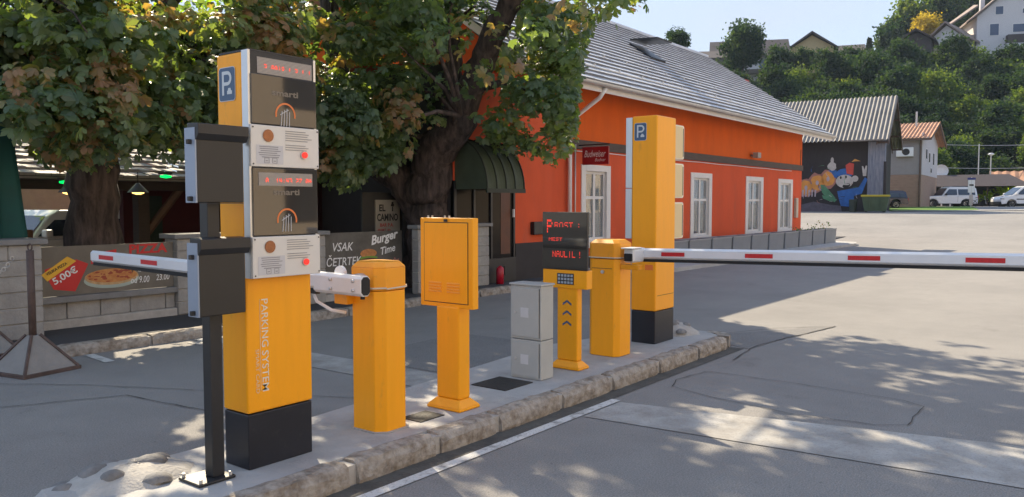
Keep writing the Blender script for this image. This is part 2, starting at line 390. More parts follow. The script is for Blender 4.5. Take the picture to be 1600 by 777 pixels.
def mound(name, cx, cy, rx, ry, h, label, n, seed, z0=.0, bias=(0,0)):
    rg = random.Random(seed); t = thing(name, label, 'rubble mound', (cx,cy,z0))
    b = MB(); rings, seg = 9, 30
    ph = [rg.uniform(.85,1.12) for _ in range(seg)]
    def zz(r): return h*(1-r**2.2)*.98
    for i in range(rings+1):
        r = i/rings
        for k in range(seg):
            a = 2*PI*k/seg; rr = r*(1+(ph[k]-1)*r)
            b.v.append((cx+rx*rr*math.cos(a), cy+ry*rr*math.sin(a), z0+zz(r)+(rg.uniform(-.008,.008) if r<1 else -.03)))
    for i in range(rings):
        for k in range(seg):
            a = i*seg+k; c = i*seg+(k+1)%seg; b.f.append((a,a+seg,c+seg,c)); b.m.append(0)
    obj('mortar_bed', b, M_mort, t, smooth=True)
    pts = []
    tries = 0
    while len(pts) < n and tries < 900:
        tries += 1
        a = rg.uniform(0, 2*PI); r = rg.uniform(.1, .85)
        x, y = cx+rx*r*math.cos(a), cy+ry*r*math.sin(a)
        if all(math.hypot(x-p, y-q) > .165 for p, q, _ in pts): pts.append((x, y, r))
    for x, y, r in pts:
        s_ = MB(); R0 = rg.uniform(.055,.082); z = z0+zz(r)+.004; st = rg.uniform(0, 3)
        for i in range(5):
            ph_ = i/4*PI/2; rr = R0*math.cos(ph_); 
            for k in range(9):
                a = 2*PI*k/9+st; q = 1+.16*math.sin(2*a+st)+.07*math.sin(5*a)
                s_.v.append((x+max(rr,.002)*q*math.cos(a), y+max(rr,.002)*q*math.sin(a), z-.02+.042*math.sin(ph_)))
        for i in range(4):
            for k in range(9):
                a = i*9+k; c = i*9+(k+1)%9; s_.f.append((a,c,c+9,a+9)); s_.m.append(0)
        obj('stone', s_, M_cob, t, smooth=True)
    return t
mound('stone_mound', 2.08, 4.12, .5, .42, .2, 'pale mortar mound set with rounded grey stones at the near end of the island', 15, 3, .0)
mound('stone_mound', 8.12, 3.98, .36, .36, .16, 'low mortar mound with stones behind the far black and yellow kiosk', 8, 8, .09)

# painted lines, patches and tar seams
b = MB()
N_ = 24
for i in range(N_):
    x0 = 2.2+3.3*i/N_; x1 = 2.2+3.3*(i+1)/N_
    b.quad((x0,3.12,.006),(x1,3.12,.006),(x1,3.20,.006),(x0,3.20,.006))
structure('road_edge_line', b, M_line)
structure('stop_line', MB().quad((4.92,3.1,.005),(5.12,.6,.005),(5.25,-2.0,.005),(6.1,-2.0,.005),(6.0,.6,.005),(5.45,3.1,.005)), M_stripe)
structure('stop_line_left_lane', MB().quad((4.85,4.75,.005),(5.35,4.75,.005),(5.3,8.3,.005),(4.85,8.3,.005)), M_stripe)
b = MB()
b.quad((3.75,7.9,.006),(3.85,7.9,.006),(3.9,8.45,.006),(3.8,8.45,.006)); b.quad((5.0,7.9,.0065),(5.3,7.9,.0065),(5.3,8.4,.0065),(5.0,8.4,.0065))
structure('lane_mark', b, M_line)
structure('asphalt_patch', MB().quad((8.3,3.14,.004),(9.1,3.08,.004),(10.5,2.85,.004),(9.1,3.75,.004),(8.6,3.8,.004)), M_roadp)
structure('gutter_strip', MB().quad((1.2,3.2,.004),(8.3,3.2,.004),(8.3,3.36,.004),(1.2,3.34,.004)), mat('gutter_dirt', (.085,.08,.07), .9, var=.35, scale=6, bump=.4))
structure('lane_patch', MB().quad((5.4,4.8,.004),(7.3,4.9,.004),(7.2,6.3,.004),(5.4,6.2,.004)), M_roadp)
def seam(name, pts, w_=.012, z=.008):
    b = MB(); rg = random.Random(len(pts)); P = []
    for (x0,y0),(x1,y1) in zip(pts, pts[1:]):
        n = max(2, int(math.hypot(x1-x0, y1-y0)/.12))
        for i in range(n): t = i/n; P.append((x0+(x1-x0)*t+rg.uniform(-.012,.012), y0+(y1-y0)*t+rg.uniform(-.012,.012)))
    P.append(pts[-1])
    for (x0,y0),(x1,y1) in zip(P, P[1:]):
        l = math.hypot(x1-x0,y1-y0) or 1; nx, ny = -(y1-y0)/l*w_/2, (x1-x0)/l*w_/2
        q = rg.uniform(.6, 1.25)
        b.quad((x0-nx*q,y0-ny*q,z),(x1-nx*q,y1-ny*q,z),(x1+nx*q,y1+ny*q,z),(x0+nx*q,y0+ny*q,z))
    structure(name, b, M_crk)
seam('tar_seam', [(6.19,3.01),(6.45,3.1),(6.95,3.03),(6.95,2.2),(6.85,1.33),(6.75,1.18),(6.1,1.16),(5.98,1.34),(5.92,1.9),(6.05,2.6),(6.19,3.01)], .008)
seam('tar_seam', [(7.6,3.05),(8.45,3.15),(9.0,3.1),(9.6,3.0),(10.5,2.85),(9.9,3.4),(9.1,3.75)], .013, .0085)
seam('tar_seam', [(2.0,7.0),(3.2,6.4),(3.35,5.2),(3.3,4.5)], .012)
seam('tar_seam', [(2.4,8.2),(3.2,7.0),(3.9,5.6),(4.4,4.6)], .008)

# grass verge and kerb in the back, by the parked cars
def sheet(name, corners, m, dz, n=14, kind='structure'):
    b = MB(); A,B,C_,D = [Vector((*c,0)) for c in corners]
    for j in range(n+1):
        for i in range(n+1):
            p = A.lerp(B,i/n).lerp(D.lerp(C_,i/n), j/n); b.v.append((p.x,p.y,gz(p.x,p.y)+dz))
    for j in range(n):
        for i in range(n): a=j*(n+1)+i; b.f.append((a,a+1,a+n+2,a+n+1)); b.m.append(0)
    return tag(obj(name,b,m),kind=kind)
M_grass = mat('grass', (.10,.20,.02), .9, var=.4, scale=1.2, bump=.5, bscale=12)
va, vb, vc, vd = [at_pixel(px, 326, d) for px, d in ((1390,52.5),(1530,53.5),(1518,63.5),(1388,63))]
sheet('grass_verge', [(p.x,p.y) for p in (va,vb,vc,vd)], M_grass, .05)
va, vb, vc, vd = [at_pixel(px, 326, d) for px, d in ((1395,51.2),(1900,54),(1880,57),(1394,52.4))]
sheet('back_pavement', [(p.x,p.y) for p in (va,vb,vc,vd)], M_conc, .04)

# hillside
def hill_top(px):
    P = [(600,150),(1000,135),(1100,112),(1200,108),(1320,96),(1400,86),(1450,84),(1500,80),(1600,78),(2000,60)]
    for (a,ya),(c,yc) in zip(P,P[1:]):
        if px <= c: return ya+(yc-ya)*(max(px,a)-a)/(c-a)
    return 60
def hill_z(px, d):
    t = min(1, max(0, (d-86)/64)); base = 1.2
    zt = EYE+(317-hill_top(px))/FOC*150-5.5
    return base+(zt-base)*(t**.9) + (max(0,min(d,190)-150)*.05 if px < 1350 else max(0,min(d,190)-150)*.35)
b = MB(); pxs = list(range(600,2050,50)); ds = [80,86,92,100,108,116,124,132,140,150,165,190,240,320]
for d in ds:
    for px in pxs:
        p = at_pixel(px,317,d); z = hill_z(px,d) if d > 80 else 0
        b.v.append((p.x,p.y,z))
n = len(pxs)
for j in range(len(ds)-1):
    for i in range(n-1): a=j*n+i; b.f.append((a,a+1,a+n+1,a+n)); b.m.append(0)
structure('hillside', b, mat('hill_soil', (.03,.045,.02), .95, var=.4, scale=.2), smooth=True)

# ------------------------------------------------------------------ foliage
def leaf_mesh(name, pos, nrm, size, tint, palmate, rg, mat_):
    """pos (n,3), nrm (n,3), size (n), tint (n): builds palmate leaves or simple blades"""
    n = len(pos); nrm = nrm/np.linalg.norm(nrm,axis=1,keepdims=True)
    a = rg.normal(size=(n,3)); t = np.cross(nrm,a); t /= np.linalg.norm(t,axis=1,keepdims=True); s = np.cross(nrm,t)
    if palmate:
        ang = np.radians([-82,-40,0,40,82]); ln = np.array([.62,.9,1.05,.9,.62]); wd = .42
    else:
        ang = np.array([0.]); ln = np.array([1.]); wd = .62
    V = []; T = []
    for A, l in zip(ang, ln):
        d = t*math.cos(A)+s*math.sin(A); e = -t*math.sin(A)+s*math.cos(A)
        sz = size[:,None]*l
        droop = nrm*sz*(-.42 if palmate else rg.uniform(-.2,.1,size=(n,1)))
        if palmate:
            h = sz*wd*.62
            V.append(np.stack([pos, pos+d*sz*.42+e*h*.6+droop*.2, pos+d*sz*.78+e*h+droop*.7, pos+d*sz+droop*1.2, pos+d*sz*.78-e*h+droop*.7, pos+d*sz*.42-e*h*.6+droop*.2],1)); nv = 6
        else:
            k = .62; nv = 4
            V.append(np.stack([pos, pos+d*sz*k+e*sz*wd*.62+droop*.45, pos+d*sz+droop*1.2, pos+d*sz*k-e*sz*wd*.62+droop*.45],1))
        T.append(np.repeat(np.clip(tint+rg.normal(0,.03,n),0,1)[:,None],nv,1))
    V = np.concatenate(V).reshape(-1,3); T = np.concatenate(T).reshape(-1)
    nq = len(V)//nv
    me = bpy.data.meshes.new(name); me.vertices.add(len(V)); me.vertices.foreach_set('co', V.astype(np.float32).ravel())
    me.loops.add(nq*nv); me.loops.foreach_set('vertex_index', np.arange(nq*nv,dtype=np.int32))
    me.polygons.add(nq); me.polygons.foreach_set('loop_start', np.arange(0,nq*nv,nv,dtype=np.int32))
    try: me.polygons.foreach_set('loop_total', np.full(nq,nv,dtype=np.int32))
    except Exception: pass
    at = me.attributes.new('tint','FLOAT','POINT'); at.data.foreach_set('value', T.astype(np.float32))
    me.materials.append(mat_); me.update(calc_edges=True); me.validate()
    return me
HC, HS = math.cos(HEAD), math.sin(HEAD); PC, PS = math.cos(PIT), math.sin(PIT)
def proj(P):
    f = P[:,0]*HC+P[:,1]*HS; r = P[:,0]*HS-P[:,1]*HC; u = P[:,2]-EYE
    d = f*PC-u*PS; v = u*PC+f*PS
    return 800+FOC*r/d, 388.5-FOC*v/d
def crown(ellipsoids, nclump, per, csize, lsize, seed, keep=None, palmate=True, brown=.1):
    rg = np.random.default_rng(seed); C = []
    for (cx,cy,cz,rx,ry,rz) in ellipsoids:
        k = int(nclump); u = rg.normal(size=(k,3)); u /= np.linalg.norm(u,axis=1,keepdims=True)
        r = rg.uniform(.35,1,size=(k,1))**.5
        C.append(np.array([cx,cy,cz])+u*r*np.array([rx,ry,rz]))
    C = np.concatenate(C); out = []; nr = []; tn = []
    for c in C:
        m = int(per*rg.uniform(.6,1.3)); q = rg.normal(size=(m,3)); q /= np.linalg.norm(q,axis=1,keepdims=True)
        rad = csize*rg.uniform(.7,1.3); p = c+q*rad*rg.uniform(.4,1,size=(m,1))**.6*np.array([1,1,.6])
        out.append(p); nr.append(q*.7+np.array([0,0,.75])+rg.normal(0,.35,size=(m,3)))
        base = rg.uniform(.1,.75) if rg.uniform() > brown else rg.uniform(.85,1)
        tn.append(np.clip(base+rg.normal(0,.1,m),0,1))
    P = np.concatenate(out); N = np.concatenate(nr); T = np.concatenate(tn)
    if keep is not None:
        k = keep(P, rg); P, N, T = P[k], N[k], T[k]
    sz = lsize*rg.uniform(.5,1.35,len(P))
    return P, N, sz, T, rg

# lower outline of the two big crowns, given in image pixel coordinates
LOW = [(-400,150),(0,165),(60,235),(110,262),(150,252),(200,236),(250,248),(300,268),(350,262),(440,255),(495,268),(530,290),(565,285),(600,262),(640,240),(665,205),(700,190),(730,205),(770,215),(800,228),(840,240),(865,242),(888,248),(902,205),(908,90),(930,30),(1000,8),(1060,-8),(1250,-60),(1700,-160),(2500,-300)]
LX = np.array([a for a,_ in LOW],float); LY = np.array([c for _,c in LOW],float)
def keep_low(P, rg, th=.25):
    px, py = proj(P); f = P[:,0]*HC+P[:,1]*HS
    lim = np.interp(px, LX, LY)+rg.normal(0,9,len(P))
    ok = (py < lim) & (f > 3)
    # ragged holes shaped in the crown above the view to let sun patches through
    hole = np.sin(P[:,0]*2.3+P[:,2]*1.1)*np.sin(P[:,1]*2.1-P[:,2]*.9+1.3)+.5*np.sin(P[:,0]*4.7+P[:,1]*3.9)
    ok &= ~((hole > th) & (py < 20)); ok &= ~((hole > .75) & (rg.uniform(size=len(P)) < .8))
    ok &= ~((px > 855) & (py < 60) & (rg.uniform(size=len(P)) < .5))
    # gaps: trunk fork and the limb stay visible, wall shows through
    def gap(cx,cy,rx,ry,pr): return (((px-cx)/rx)**2+((py-cy)/ry)**2 < 1) & (rg.uniform(size=len(P)) < pr)
    ok &= ~gap(735,120,48,95,.93); ok &= ~gap(775,35,40,55,.85); ok &= ~gap(610,120,40,45,.5); ok &= ~gap(680,165,30,60,.75); ok &= ~gap(820,170,40,40,.45); ok &= ~gap(275,150,70,95,.72); ok &= ~gap(515,90,28,100,.45)
    return ok

def tree_big(label, base, trunk_paths, spec, seed, mleaf=L_ches, per=60, ncl=150, keep=keep_low, palm=True, ls=.108, cs=.42, group=None, brown=.1, name='chestnut_tree'):
    t = thing(name, label, 'tree', base, group)
    b = MB(); rg2 = random.Random(seed)
    for pts, rad, sg in trunk_paths:
        # refine
        P = []; Rr = []
        for i in range(len(pts)-1):
            for k in range(5):
                q = k/5; P.append(Vector(pts[i]).lerp(Vector(pts[i+1]), q)+Vector((rg2.uniform(-1,1),rg2.uniform(-1,1),0))*.03*rad[i]/.3); Rr.append(rad[i]+(rad[i+1]-rad[i])*q)
        P.append(Vector(pts[-1])); Rr.append(rad[-1]); b.tube(P, Rr, sg, jit=.12, rng=rg2)
    P, N, sz, T, rg = crown(spec, ncl, per, cs, ls, seed, keep, palm, brown)
    if palm:   # branches reaching into the crown
        jn = [Vector(p) for pts, rad, sg in trunk_paths for p in pts if p[2] > 2.2]
        bb = b; idx = rg.integers(0, len(P), 95)
        for i in idx:
            e = Vector(P[i]); st = min(jn, key=lambda q: (q-e).length)
            if not .5 < (e-st).length < 3.6: continue
            m_ = st.lerp(e,.5)+Vector((rg2.uniform(-.2,.2),rg2.uniform(-.2,.2),rg2.uniform(0,.35)))
            bb.tube([st, st.lerp(m_,.5)+Vector((0,0,.08)), m_, m_.lerp(e,.55)+Vector((rg2.uniform(-.1,.1),0,.05)), e],[.045,.034,.024,.014,.006],5)
    obj('trunk', b, M_bark, t, smooth=True)
    me = leaf_mesh('crown', P-np.array(base), N, sz, T, palm, rg, mleaf)
    link('crown', me, t)
    return t
tree_big('large chestnut tree with thick forked trunk rising behind the block pillar', (10.1,9.8,0),
  [([(10.35,9.75,0),(10.32,9.72,.9),(10.22,9.66,1.7),(10.1,9.4,2.4),(10.1,8.85,2.95),(10.1,8.75,3.4)],[.47,.42,.41,.34,.3,.26],16),
   ([(10.3,9.8,1.4),(10.08,10.05,1.9),(9.8,10.5,2.3),(9.6,11.0,3.2),(9.5,11.3,4.6),(9.5,11.5,6.5)],[.3,.3,.24,.2,.17,.1],12),
   ([(10.1,8.78,3.1),(10.15,8.5,3.6),(10.1,8.15,4.2),(10.1,7.7,4.75),(10.3,7.2,6),(10.4,6.8,7.5)],[.24,.22,.19,.17,.13,.07],12),
   ([(10.1,8.9,2.9),(10.1,8.95,3.6),(10.2,9.05,4.4),(10.3,9.2,6),(10.2,9.4,8)],[.2,.16,.12,.1,.05],10),
   ([(10.0,9.2,2.6),(9.6,9.7,2.75),(9.2,10.1,2.6)],[.06,.04,.02],6),
   ([(10.1,8.9,2.7),(9.7,8.6,3.0),(9.3,8.1,2.9)],[.06,.035,.02],6),
   ([(10.1,8.6,3.4),(10.2,7.9,3.5),(10.3,7.2,3.2)],[.08,.05,.02],6)],
  [(10.0,8.8,6.2,3.0,3.6,3.6),(9.4,7.2,5.5,2.2,2.4,2.6),(11.2,9.4,7.6,3.0,3.6,2.6),(9.2,10.8,4.3,1.8,2.2,2.0),(10.6,7.6,3.7,1.4,1.8,1.6),(8.5,9.7,2.8,1.3,1.3,1.0)], 21, ncl=104, per=84)
tree_big('chestnut tree with straight dark trunk behind the pizza banner wall', (5.15,11.05,0),
  [([(5.15,11.05,0),(5.15,11.05,1.2),(5.15,11.05,2.2),(5.1,11.0,3.4),(5.0,10.9,5),(5,10.8,8)],[.36,.33,.32,.3,.24,.12],16),
   ([(5.1,11.0,2.8),(5.8,10.6,4),(6.8,10.2,5.5)],[.16,.12,.06],8), ([(5.1,11.0,3),(4.4,10.6,4),(3.6,10.0,5.4)],[.16,.12,.06],8)],
  [(5.0,10.4,5.6,3.0,2.8,2.9),(6.6,9.6,5.9,2.4,2.4,2.6),(3.2,10.2,5.4,2.4,2.6,2.8),(5.0,9.6,3.6,2.2,1.6,1.3),(4.2,9.7,2.75,1.5,1.3,.8),(6.0,9.9,2.9,1.2,1.2,.8)], 33, keep=lambda P, rg: keep_low(P, rg, -.3), ncl=98, per=84, brown=.22)
def keep_back(P, rg):
    px, py = proj(P); return py < np.interp(px, LX, LY)+12+rg.normal(0,6,len(P))
tree_big('sunlit broadleaf tree filling the gap behind the two chestnuts', (10.5,20.5,0),
  [([(10.5,20.5,0),(10.5,20.5,3),(10.4,20.4,6),(10.4,20.4,9)],[.3,.26,.2,.08],10)],
  [(10.5,20.5,6.0,3.8,3.8,3.6)], 44, L_brt, 45, 120, keep_back, False, .2, .6, brown=0, name='broadleaf_tree')
tree_big('sunlit broadleaf tree at the far left behind the parasols', (3.5,19.5,0),
  [([(3.5,19.5,0),(3.5,19.5,3),(3.6,19.4,6),(3.6,19.4,9)],[.3,.26,.2,.08],10)],
  [(3.9,19.5,5.6,4.2,3.2,3.6)], 45, L_brt, 60, 130, keep_back, False, .2, .6, brown=0, name='broadleaf_tree')

# far trees: a few prototypes, then shared-data copies up the hillside
def far_crown(name, seed, rx, rz, n, leaf, m, cone=False):
    rg = np.random.default_rng(seed)
    if cone:
        h = rg.uniform(0,1,n)**.8; r = (1-h)*rx*rg.uniform(.5,1,n); a = rg.uniform(0,2*PI,n)
        lay = np.floor(h*9)/9; r = (1-lay)*rx*rg.uniform(.3,1,n)
        P = np.stack([r*np.cos(a), r*np.sin(a), 1+h*rz*2],1); N = rg.normal(size=(n,3))*.5+np.array([0,0,1])
        T = rg.uniform(0,1,n)
    else:
        K = 46; u = rg.normal(size=(K,3)); u /= np.linalg.norm(u,axis=1,keepdims=True)
        C = u*np.array([rx*.72,rx*.72,rz*.72])*rg.uniform(.45,1.15,size=(K,1)); rad = rg.uniform(.14,.36,K)*rx
        i = rg.integers(0,K,n); q = rg.normal(size=(n,3)); q /= np.linalg.norm(q,axis=1,keepdims=True)
        P = C[i]+rg.normal(size=(n,3))*(rad[i][:,None])*.62; P[:,2] += rz+2
        N = q*.35+rg.normal(0,.6,size=(n,3))+np.array([0,0,.35]); kt = rg.uniform(.1,.9,K); T = np.clip(kt[i]+rg.normal(0,.15,n),0,1)
    return leaf_mesh(name, P, N, leaf*rg.uniform(.7,1.4,n), T, False, rg, m)
def far_tree(kind, seed):
    t = thing({'conifer':'conifer_tree'}.get(kind,'deciduous_tree'), 'tree', 'tree')
    if kind == 'conifer': me = far_crown('crown', seed, 2.0, 4.0, 3500, .5, L_con, True)
    else:
        m = {'dark':L_hill,'light':L_hill2,'yellow':L_yel}[kind]
        me = far_crown('crown', seed, 3.9, 3.9+seed%3*.6, 9000, .42, m)
    link('crown', me, t)
    b = MB(); b.tube([(0,0,-1.5),(.1,0,1.5),(0,.1,4.5)],[.3,.22,.12],7,local=None) if False else b.tube([(0,0,-1.5),(.1,0,1.5),(0,.1,4.5)],[.3,.22,.12],7)
    obj('trunk', b, M_bark2, t, local=True)
    return t
protos = {'dark':[far_tree('dark',s) for s in (1,2,3)], 'light':[far_tree('light',s) for s in (4,5)], 'yellow':[far_tree('yellow',6)], 'conifer':[far_tree('conifer',7)]}
used = set()
def place_tree(kind, px, d, s, label, z=None, group='trees on the wooded hillside', yd=0):
    p = rnd.choice([q for q in protos[kind]]); 
    if p.name not in used: t = p; used.add(p.name)
    else: t = copy_tree(p)
    q = at_pixel(px,317,d); t.location = (q.x,q.y, hill_z(px,d)-.5 if z is None else z)
    t.rotation_euler = (0,0,rnd.uniform(0,6.28)); t.scale = (s*rnd.uniform(.9,1.1),s*rnd.uniform(.9,1.1),s*rnd.uniform(.9,1.12))
    tag(t, label, 'tree', group); return t
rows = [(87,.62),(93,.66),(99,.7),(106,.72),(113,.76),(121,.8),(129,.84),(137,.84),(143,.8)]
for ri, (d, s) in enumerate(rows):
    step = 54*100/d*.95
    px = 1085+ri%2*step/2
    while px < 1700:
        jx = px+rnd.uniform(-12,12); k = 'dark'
        if rnd.random() < (.06 if px < 1440 else .42 if ri > 2 else .15): k = 'light'  # fewer light crowns low and left: hillside shade put into leaf colours
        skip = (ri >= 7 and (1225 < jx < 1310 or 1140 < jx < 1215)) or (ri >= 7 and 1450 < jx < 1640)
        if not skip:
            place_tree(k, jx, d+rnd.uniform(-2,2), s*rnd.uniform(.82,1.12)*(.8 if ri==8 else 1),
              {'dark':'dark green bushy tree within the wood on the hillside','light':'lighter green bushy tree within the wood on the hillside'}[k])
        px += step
place_tree('yellow', 1440, 165, .85, 'yellow autumn tree on the skyline left of the white house', z=at_pixel(1440,85,165).z, group=None)
for i,(px,y) in enumerate(((1338,72),(1352,66),(1372,58),(1392,52),(1408,46),(1312,76),(1326,74))):
    place_tree('conifer', px, 175, .8, 'small dark conifer on the skyline right of the yellow house', z=at_pixel(px,y,175).z-7, group='conifers on the skyline')
for px,y,k in ((1470,8,'dark'),(1500,-5,'light'),(1520,2,'dark'),(1545,-15,'dark'),(1480,30,'light'),(1418,55,'light'),(1400,66,'dark')):
    place_tree(k, px, 185, 1.5, 'tall tree on the hilltop behind the white house', z=at_pixel(px,y,185).z-8, group='trees on the hilltop')
place_tree('dark', 1158, 128, .95, 'tall loose grey-green tree in front of the left hill house', z=at_pixel(1158,52,128).z-8.2, group=None)
place_tree('dark', 1252, 135, .6, 'small tree in front of the yellow hill house', z=at_pixel(1252,68,135).z-6, group=None)
place_tree('dark', 1056, 95, .42, 'round dark tree top rising over the ridge of the orange building', z=at_pixel(1056,38,95).z-4.4, group=None)

# ------------------------------------------------------------------ orange building
X0, X1, FY = 13.3, 31.6, 10.0
bd = thing('orange_building', 'long orange rendered building with grey shingle roof and white windows', 'building', (X0,FY,0))
EZ = 4.28; RY, RZ = 14.3, 7.75; BY = 18.6
# facade wall with window openings
WIN = [(15.72,17.0,.55,2.46),(21.6,23.05,.47,2.45),(25.85,27.4,.47,2.45),(28.98,30.5,.47,2.44)]
def wall_with_holes(b, xa, xb, za, zb, holes, y, zsplit=None):
    xsn = sorted({xa,xb}|{h[0] for h in holes}|{h[1] for h in holes})
    for a, c in zip(xsn, xsn[1:]):
        hs = [h for h in holes if h[0] <= a+1e-6 and h[1] >= c-1e-6 and h[3] > za and h[2] < zb]
        if hs:
            h = hs[0]
            if h[2] > za: b.quad((a,y,za),(c,y,za),(c,y,max(h[2],za)),(a,y,max(h[2],za)))
            if h[3] < zb: b.quad((a,y,h[3]),(c,y,h[3]),(c,y,zb),(a,y,zb))
        else: b.quad((a,y,za),(c,y,za),(c,y,zb),(a,y,zb))
b = MB(); b.mat(0)
b.quad((X0,FY,2.9),(X1,FY,2.9),(X1,FY,EZ),(X0,FY,EZ))
# gable walls
for X in (X0, X1): b.quad((X,FY,2.9),(X,BY,2.9),(X,BY,EZ),(X,RY,RZ-.12),(X,FY,EZ))
b.quad((X1,BY,-.2),(X0,BY,-.2),(X0,BY,EZ),(X1,BY,EZ))
b.mat(1); wall_with_holes(b, X0, X1, .0, 2.9, WIN, FY)
for X in (X0, X1): b.quad((X,FY,0),(X,BY,0),(X,BY,2.9),(X,FY,2.9))
b.mat(2); b.box(X0-.02, X1+.02, FY-.03, FY-.003, -.1, .32)
for (a,c,z0,z1) in WIN:   # reveals
    b.mat(1); b.quad((a,FY,z0),(a,FY+.12,z0),(a,FY+.12,z1),(a,FY,z1)); b.quad((c,FY,z0),(c,FY,z1),(c,FY+.12,z1),(c,FY+.12,z0))
obj('wall', b, [M_orA,M_orB,M_plin], bd)
obj('timber_band', MB().box(15.3,X1+.02,FY-.05,FY-.002,2.80,3.01), M_band, bd, bevel=.006)
obj('cable', MB().tube([(15.35+i*1.36,FY-.03,2.76-(.0 if i%2 else .012)) for i in range(12)],.011,6), M_white, bd)
def window(a, c, z0, z1, curtain, parent):
    w_ = c-a; f = obj('window', MB().box(a,c,FY+.02,FY+.1,z0,z0+.05), M_wfr, parent)
    fm = MB(); s = .17*w_/1.3
    # outer flat surround proud of wall
    for bx in ((a-.02,a+s,z0,z1),(c-s,c+.02,z0,z1),(a+s,c-s,z0,z0+.13),(a+s,c-s,z1-.15,z1)): fm.box(bx[0],bx[1],FY-.025,FY+.11,bx[2],bx[3])
    obj('frame', fm, M_wfr, f, bevel=.006)
    sm = MB(); xm = (a+c)/2; zt = z0+.13+(z1-z0-.28)*.62
    ia, ic, iz0, iz1 = a+s, c-s, z0+.13, z1-.15
    for bx in ((ia,ia+.05,iz0,iz1),(ic-.05,ic,iz0,iz1),(xm-.045,xm+.045,iz0,iz1)): sm.box(bx[0],bx[1],FY+.045,FY+.095,bx[2],bx[3])
    for z in (iz0+.03, zt, iz1-.03): sm.box(ia+.05,xm-.045,FY+.047,FY+.093,z-.035,z+.035); sm.box(xm+.045,ic-.05,FY+.047,FY+.093,z-.035,z+.035)
    obj('sash', sm, M_wfr, f)
    obj('pane', MB().box(ia,ic,FY+.068,FY+.074,iz0,iz1), mat('window_glass',(.9,.95,.95),.02,var=0,trans=.85,spec=.6), f)
    cm = MB(); n = 40
    for (p, q) in ((ia,ia+(ic-ia)*curtain),(ic-(ic-ia)*curtain,ic)):
        for i in range(n):
            x0=p+(q-p)*i/n; x1=p+(q-p)*(i+1)/n
            cm.quad((x0,FY+.2+.02*math.sin(i*1.3),iz0),(x1,FY+.2+.02*math.sin((i+1)*1.3),iz0),(x1,FY+.2+.02*math.sin((i+1)*1.3),iz1),(x0,FY+.2+.02*math.sin(i*1.3),iz1))
    obj('curtain', cm, M_curt, f)
    obj('sill', MB().box(a-.05,c+.05,FY-.07,FY+.0,z0-.04,z0-.003), M_wfr, f, bevel=.005)
    # dark sheet painted as the room's shade behind the glass
    obj('room', MB().quad((a,FY+.9,z0-.2),(c,FY+.9,z0-.2),(c,FY+.9,z1+.2),(a,FY+.9,z1+.2)), mat('room_dark',(.05,.045,.04),.9), f)
for i, wd in enumerate(WIN): window(*wd, (.32,.28,.4,.42)[i], bd)
# roof: stepped shingle courses, real lips with their shade put into a darker colour
M_roof = mat('grey_shingle', (.52,.52,.53), .5, col2=(.70,.70,.71), scale=1.2, bump=.2, bscale=30, spec=.6)
XA, XB = X0-.65, X1+.75
EY, EZR = 9.05, 4.16
b = MB(); nc = 22; sl = Vector((0,RY-EY,RZ-EZR)); up = Vector((0,-(RZ-EZR),RY-EY)).normalized()
rg_ = random.Random(9)
for k in range(nc):
    p0 = Vector((0,EY,EZR))+sl*(k/nc); p1 = Vector((0,EY,EZR))+sl*((k+1)/nc+.002)
    o0 = up*.03; o1 = up*.002
    nseg = 38; st = (k%2)*.5
    xe = [XA]+[XA+(XB-XA)*(i+st)/nseg for i in range(1,nseg)]+[XB]
    for a, c in zip(xe, xe[1:]):
        j = rg_.uniform(-.003,.004); g = .004
        A0 = Vector((a+g,p0.y,p0.z))+up*(.05+j); A1 = Vector((c-g,p0.y,p0.z))+up*(.05+j)
        B1 = Vector((c-g,p1.y,p1.z))+up*(.002+j); B0 = Vector((a+g,p1.y,p1.z))+up*(.002+j)
        C0 = Vector((a+g,p0.y,p0.z))-up*.006; C1 = Vector((c-g,p0.y,p0.z))-up*.006
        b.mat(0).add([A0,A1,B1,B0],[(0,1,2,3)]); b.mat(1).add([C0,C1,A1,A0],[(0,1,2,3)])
b.mat(0).add([(XA,EY,EZR-.0),(XB,EY,EZR-.0),(XB,RY,RZ-.0),(XA,RY,RZ-.0)],[(0,1,2,3)])
b.add([(XA,RY,RZ),(XB,RY,RZ),(XB,19.6,EZR),(XA,19.6,EZR)],[(0,1,2,3)])
rf = obj('roof', b, [M_roof, mat('shingle_lip_shade', (.2,.2,.21), .8)], bd)
b = MB()
for X in (XA, XB-.06):   # verge boards
    b.prism([(EY,EZR-.2),(RY,RZ-.2),(RY,RZ-.01),(EY,EZR-.01)], X, X+.06, 'x'); b.prism([(RY,RZ-.2),(19.6,EZR-.2),(19.6,EZR-.01),(RY,RZ-.01)], X, X+.06, 'x')
b.box(XA+.06,XB-.06,EY+.03,EY+.06,EZR-.2,EZR-.02)
b.quad((XA+.06,EY+.06,EZR-.1),(XB-.06,EY+.06,EZR-.1),(XB-.06,FY,EZR+.1),(XA+.06,FY,EZR+.1))
obj('verge_board', b, M_wfr, rf)
b = MB(); b.tube([(XA,RY,RZ+.02),(XB,RY,RZ+.02)],.07,8); obj('ridge_cap', b, M_roof, rf)
b = MB(); n=10
for i in range(n):
    a0=PI+PI*i/n; a1=PI+PI*(i+1)/n; c=(EY-.07, EZR-.03); r=.075
    P=[(c[0]+r*math.cos(a),c[1]+r*math.sin(a)) for a in (a0,a1)]; Q=[(c[0]+(r-.01)*math.cos(a),c[1]+(r-.01)*math.sin(a)) for a in (a0,a1)]
    b.prism([P[0],P[1],Q[1],Q[0]], XA, XB, 'x')
obj('gutter', b, M_gut, bd)
for k in range(9):
    t0 = .1+.0*k; xg = XA+1.2+2.2*k
obj('snow_rail', MB().tube([(XA+.3,EY+.5,EZR+.46),(XB-.3,EY+.5,EZR+.46)],.012,6), M_gut, rf)
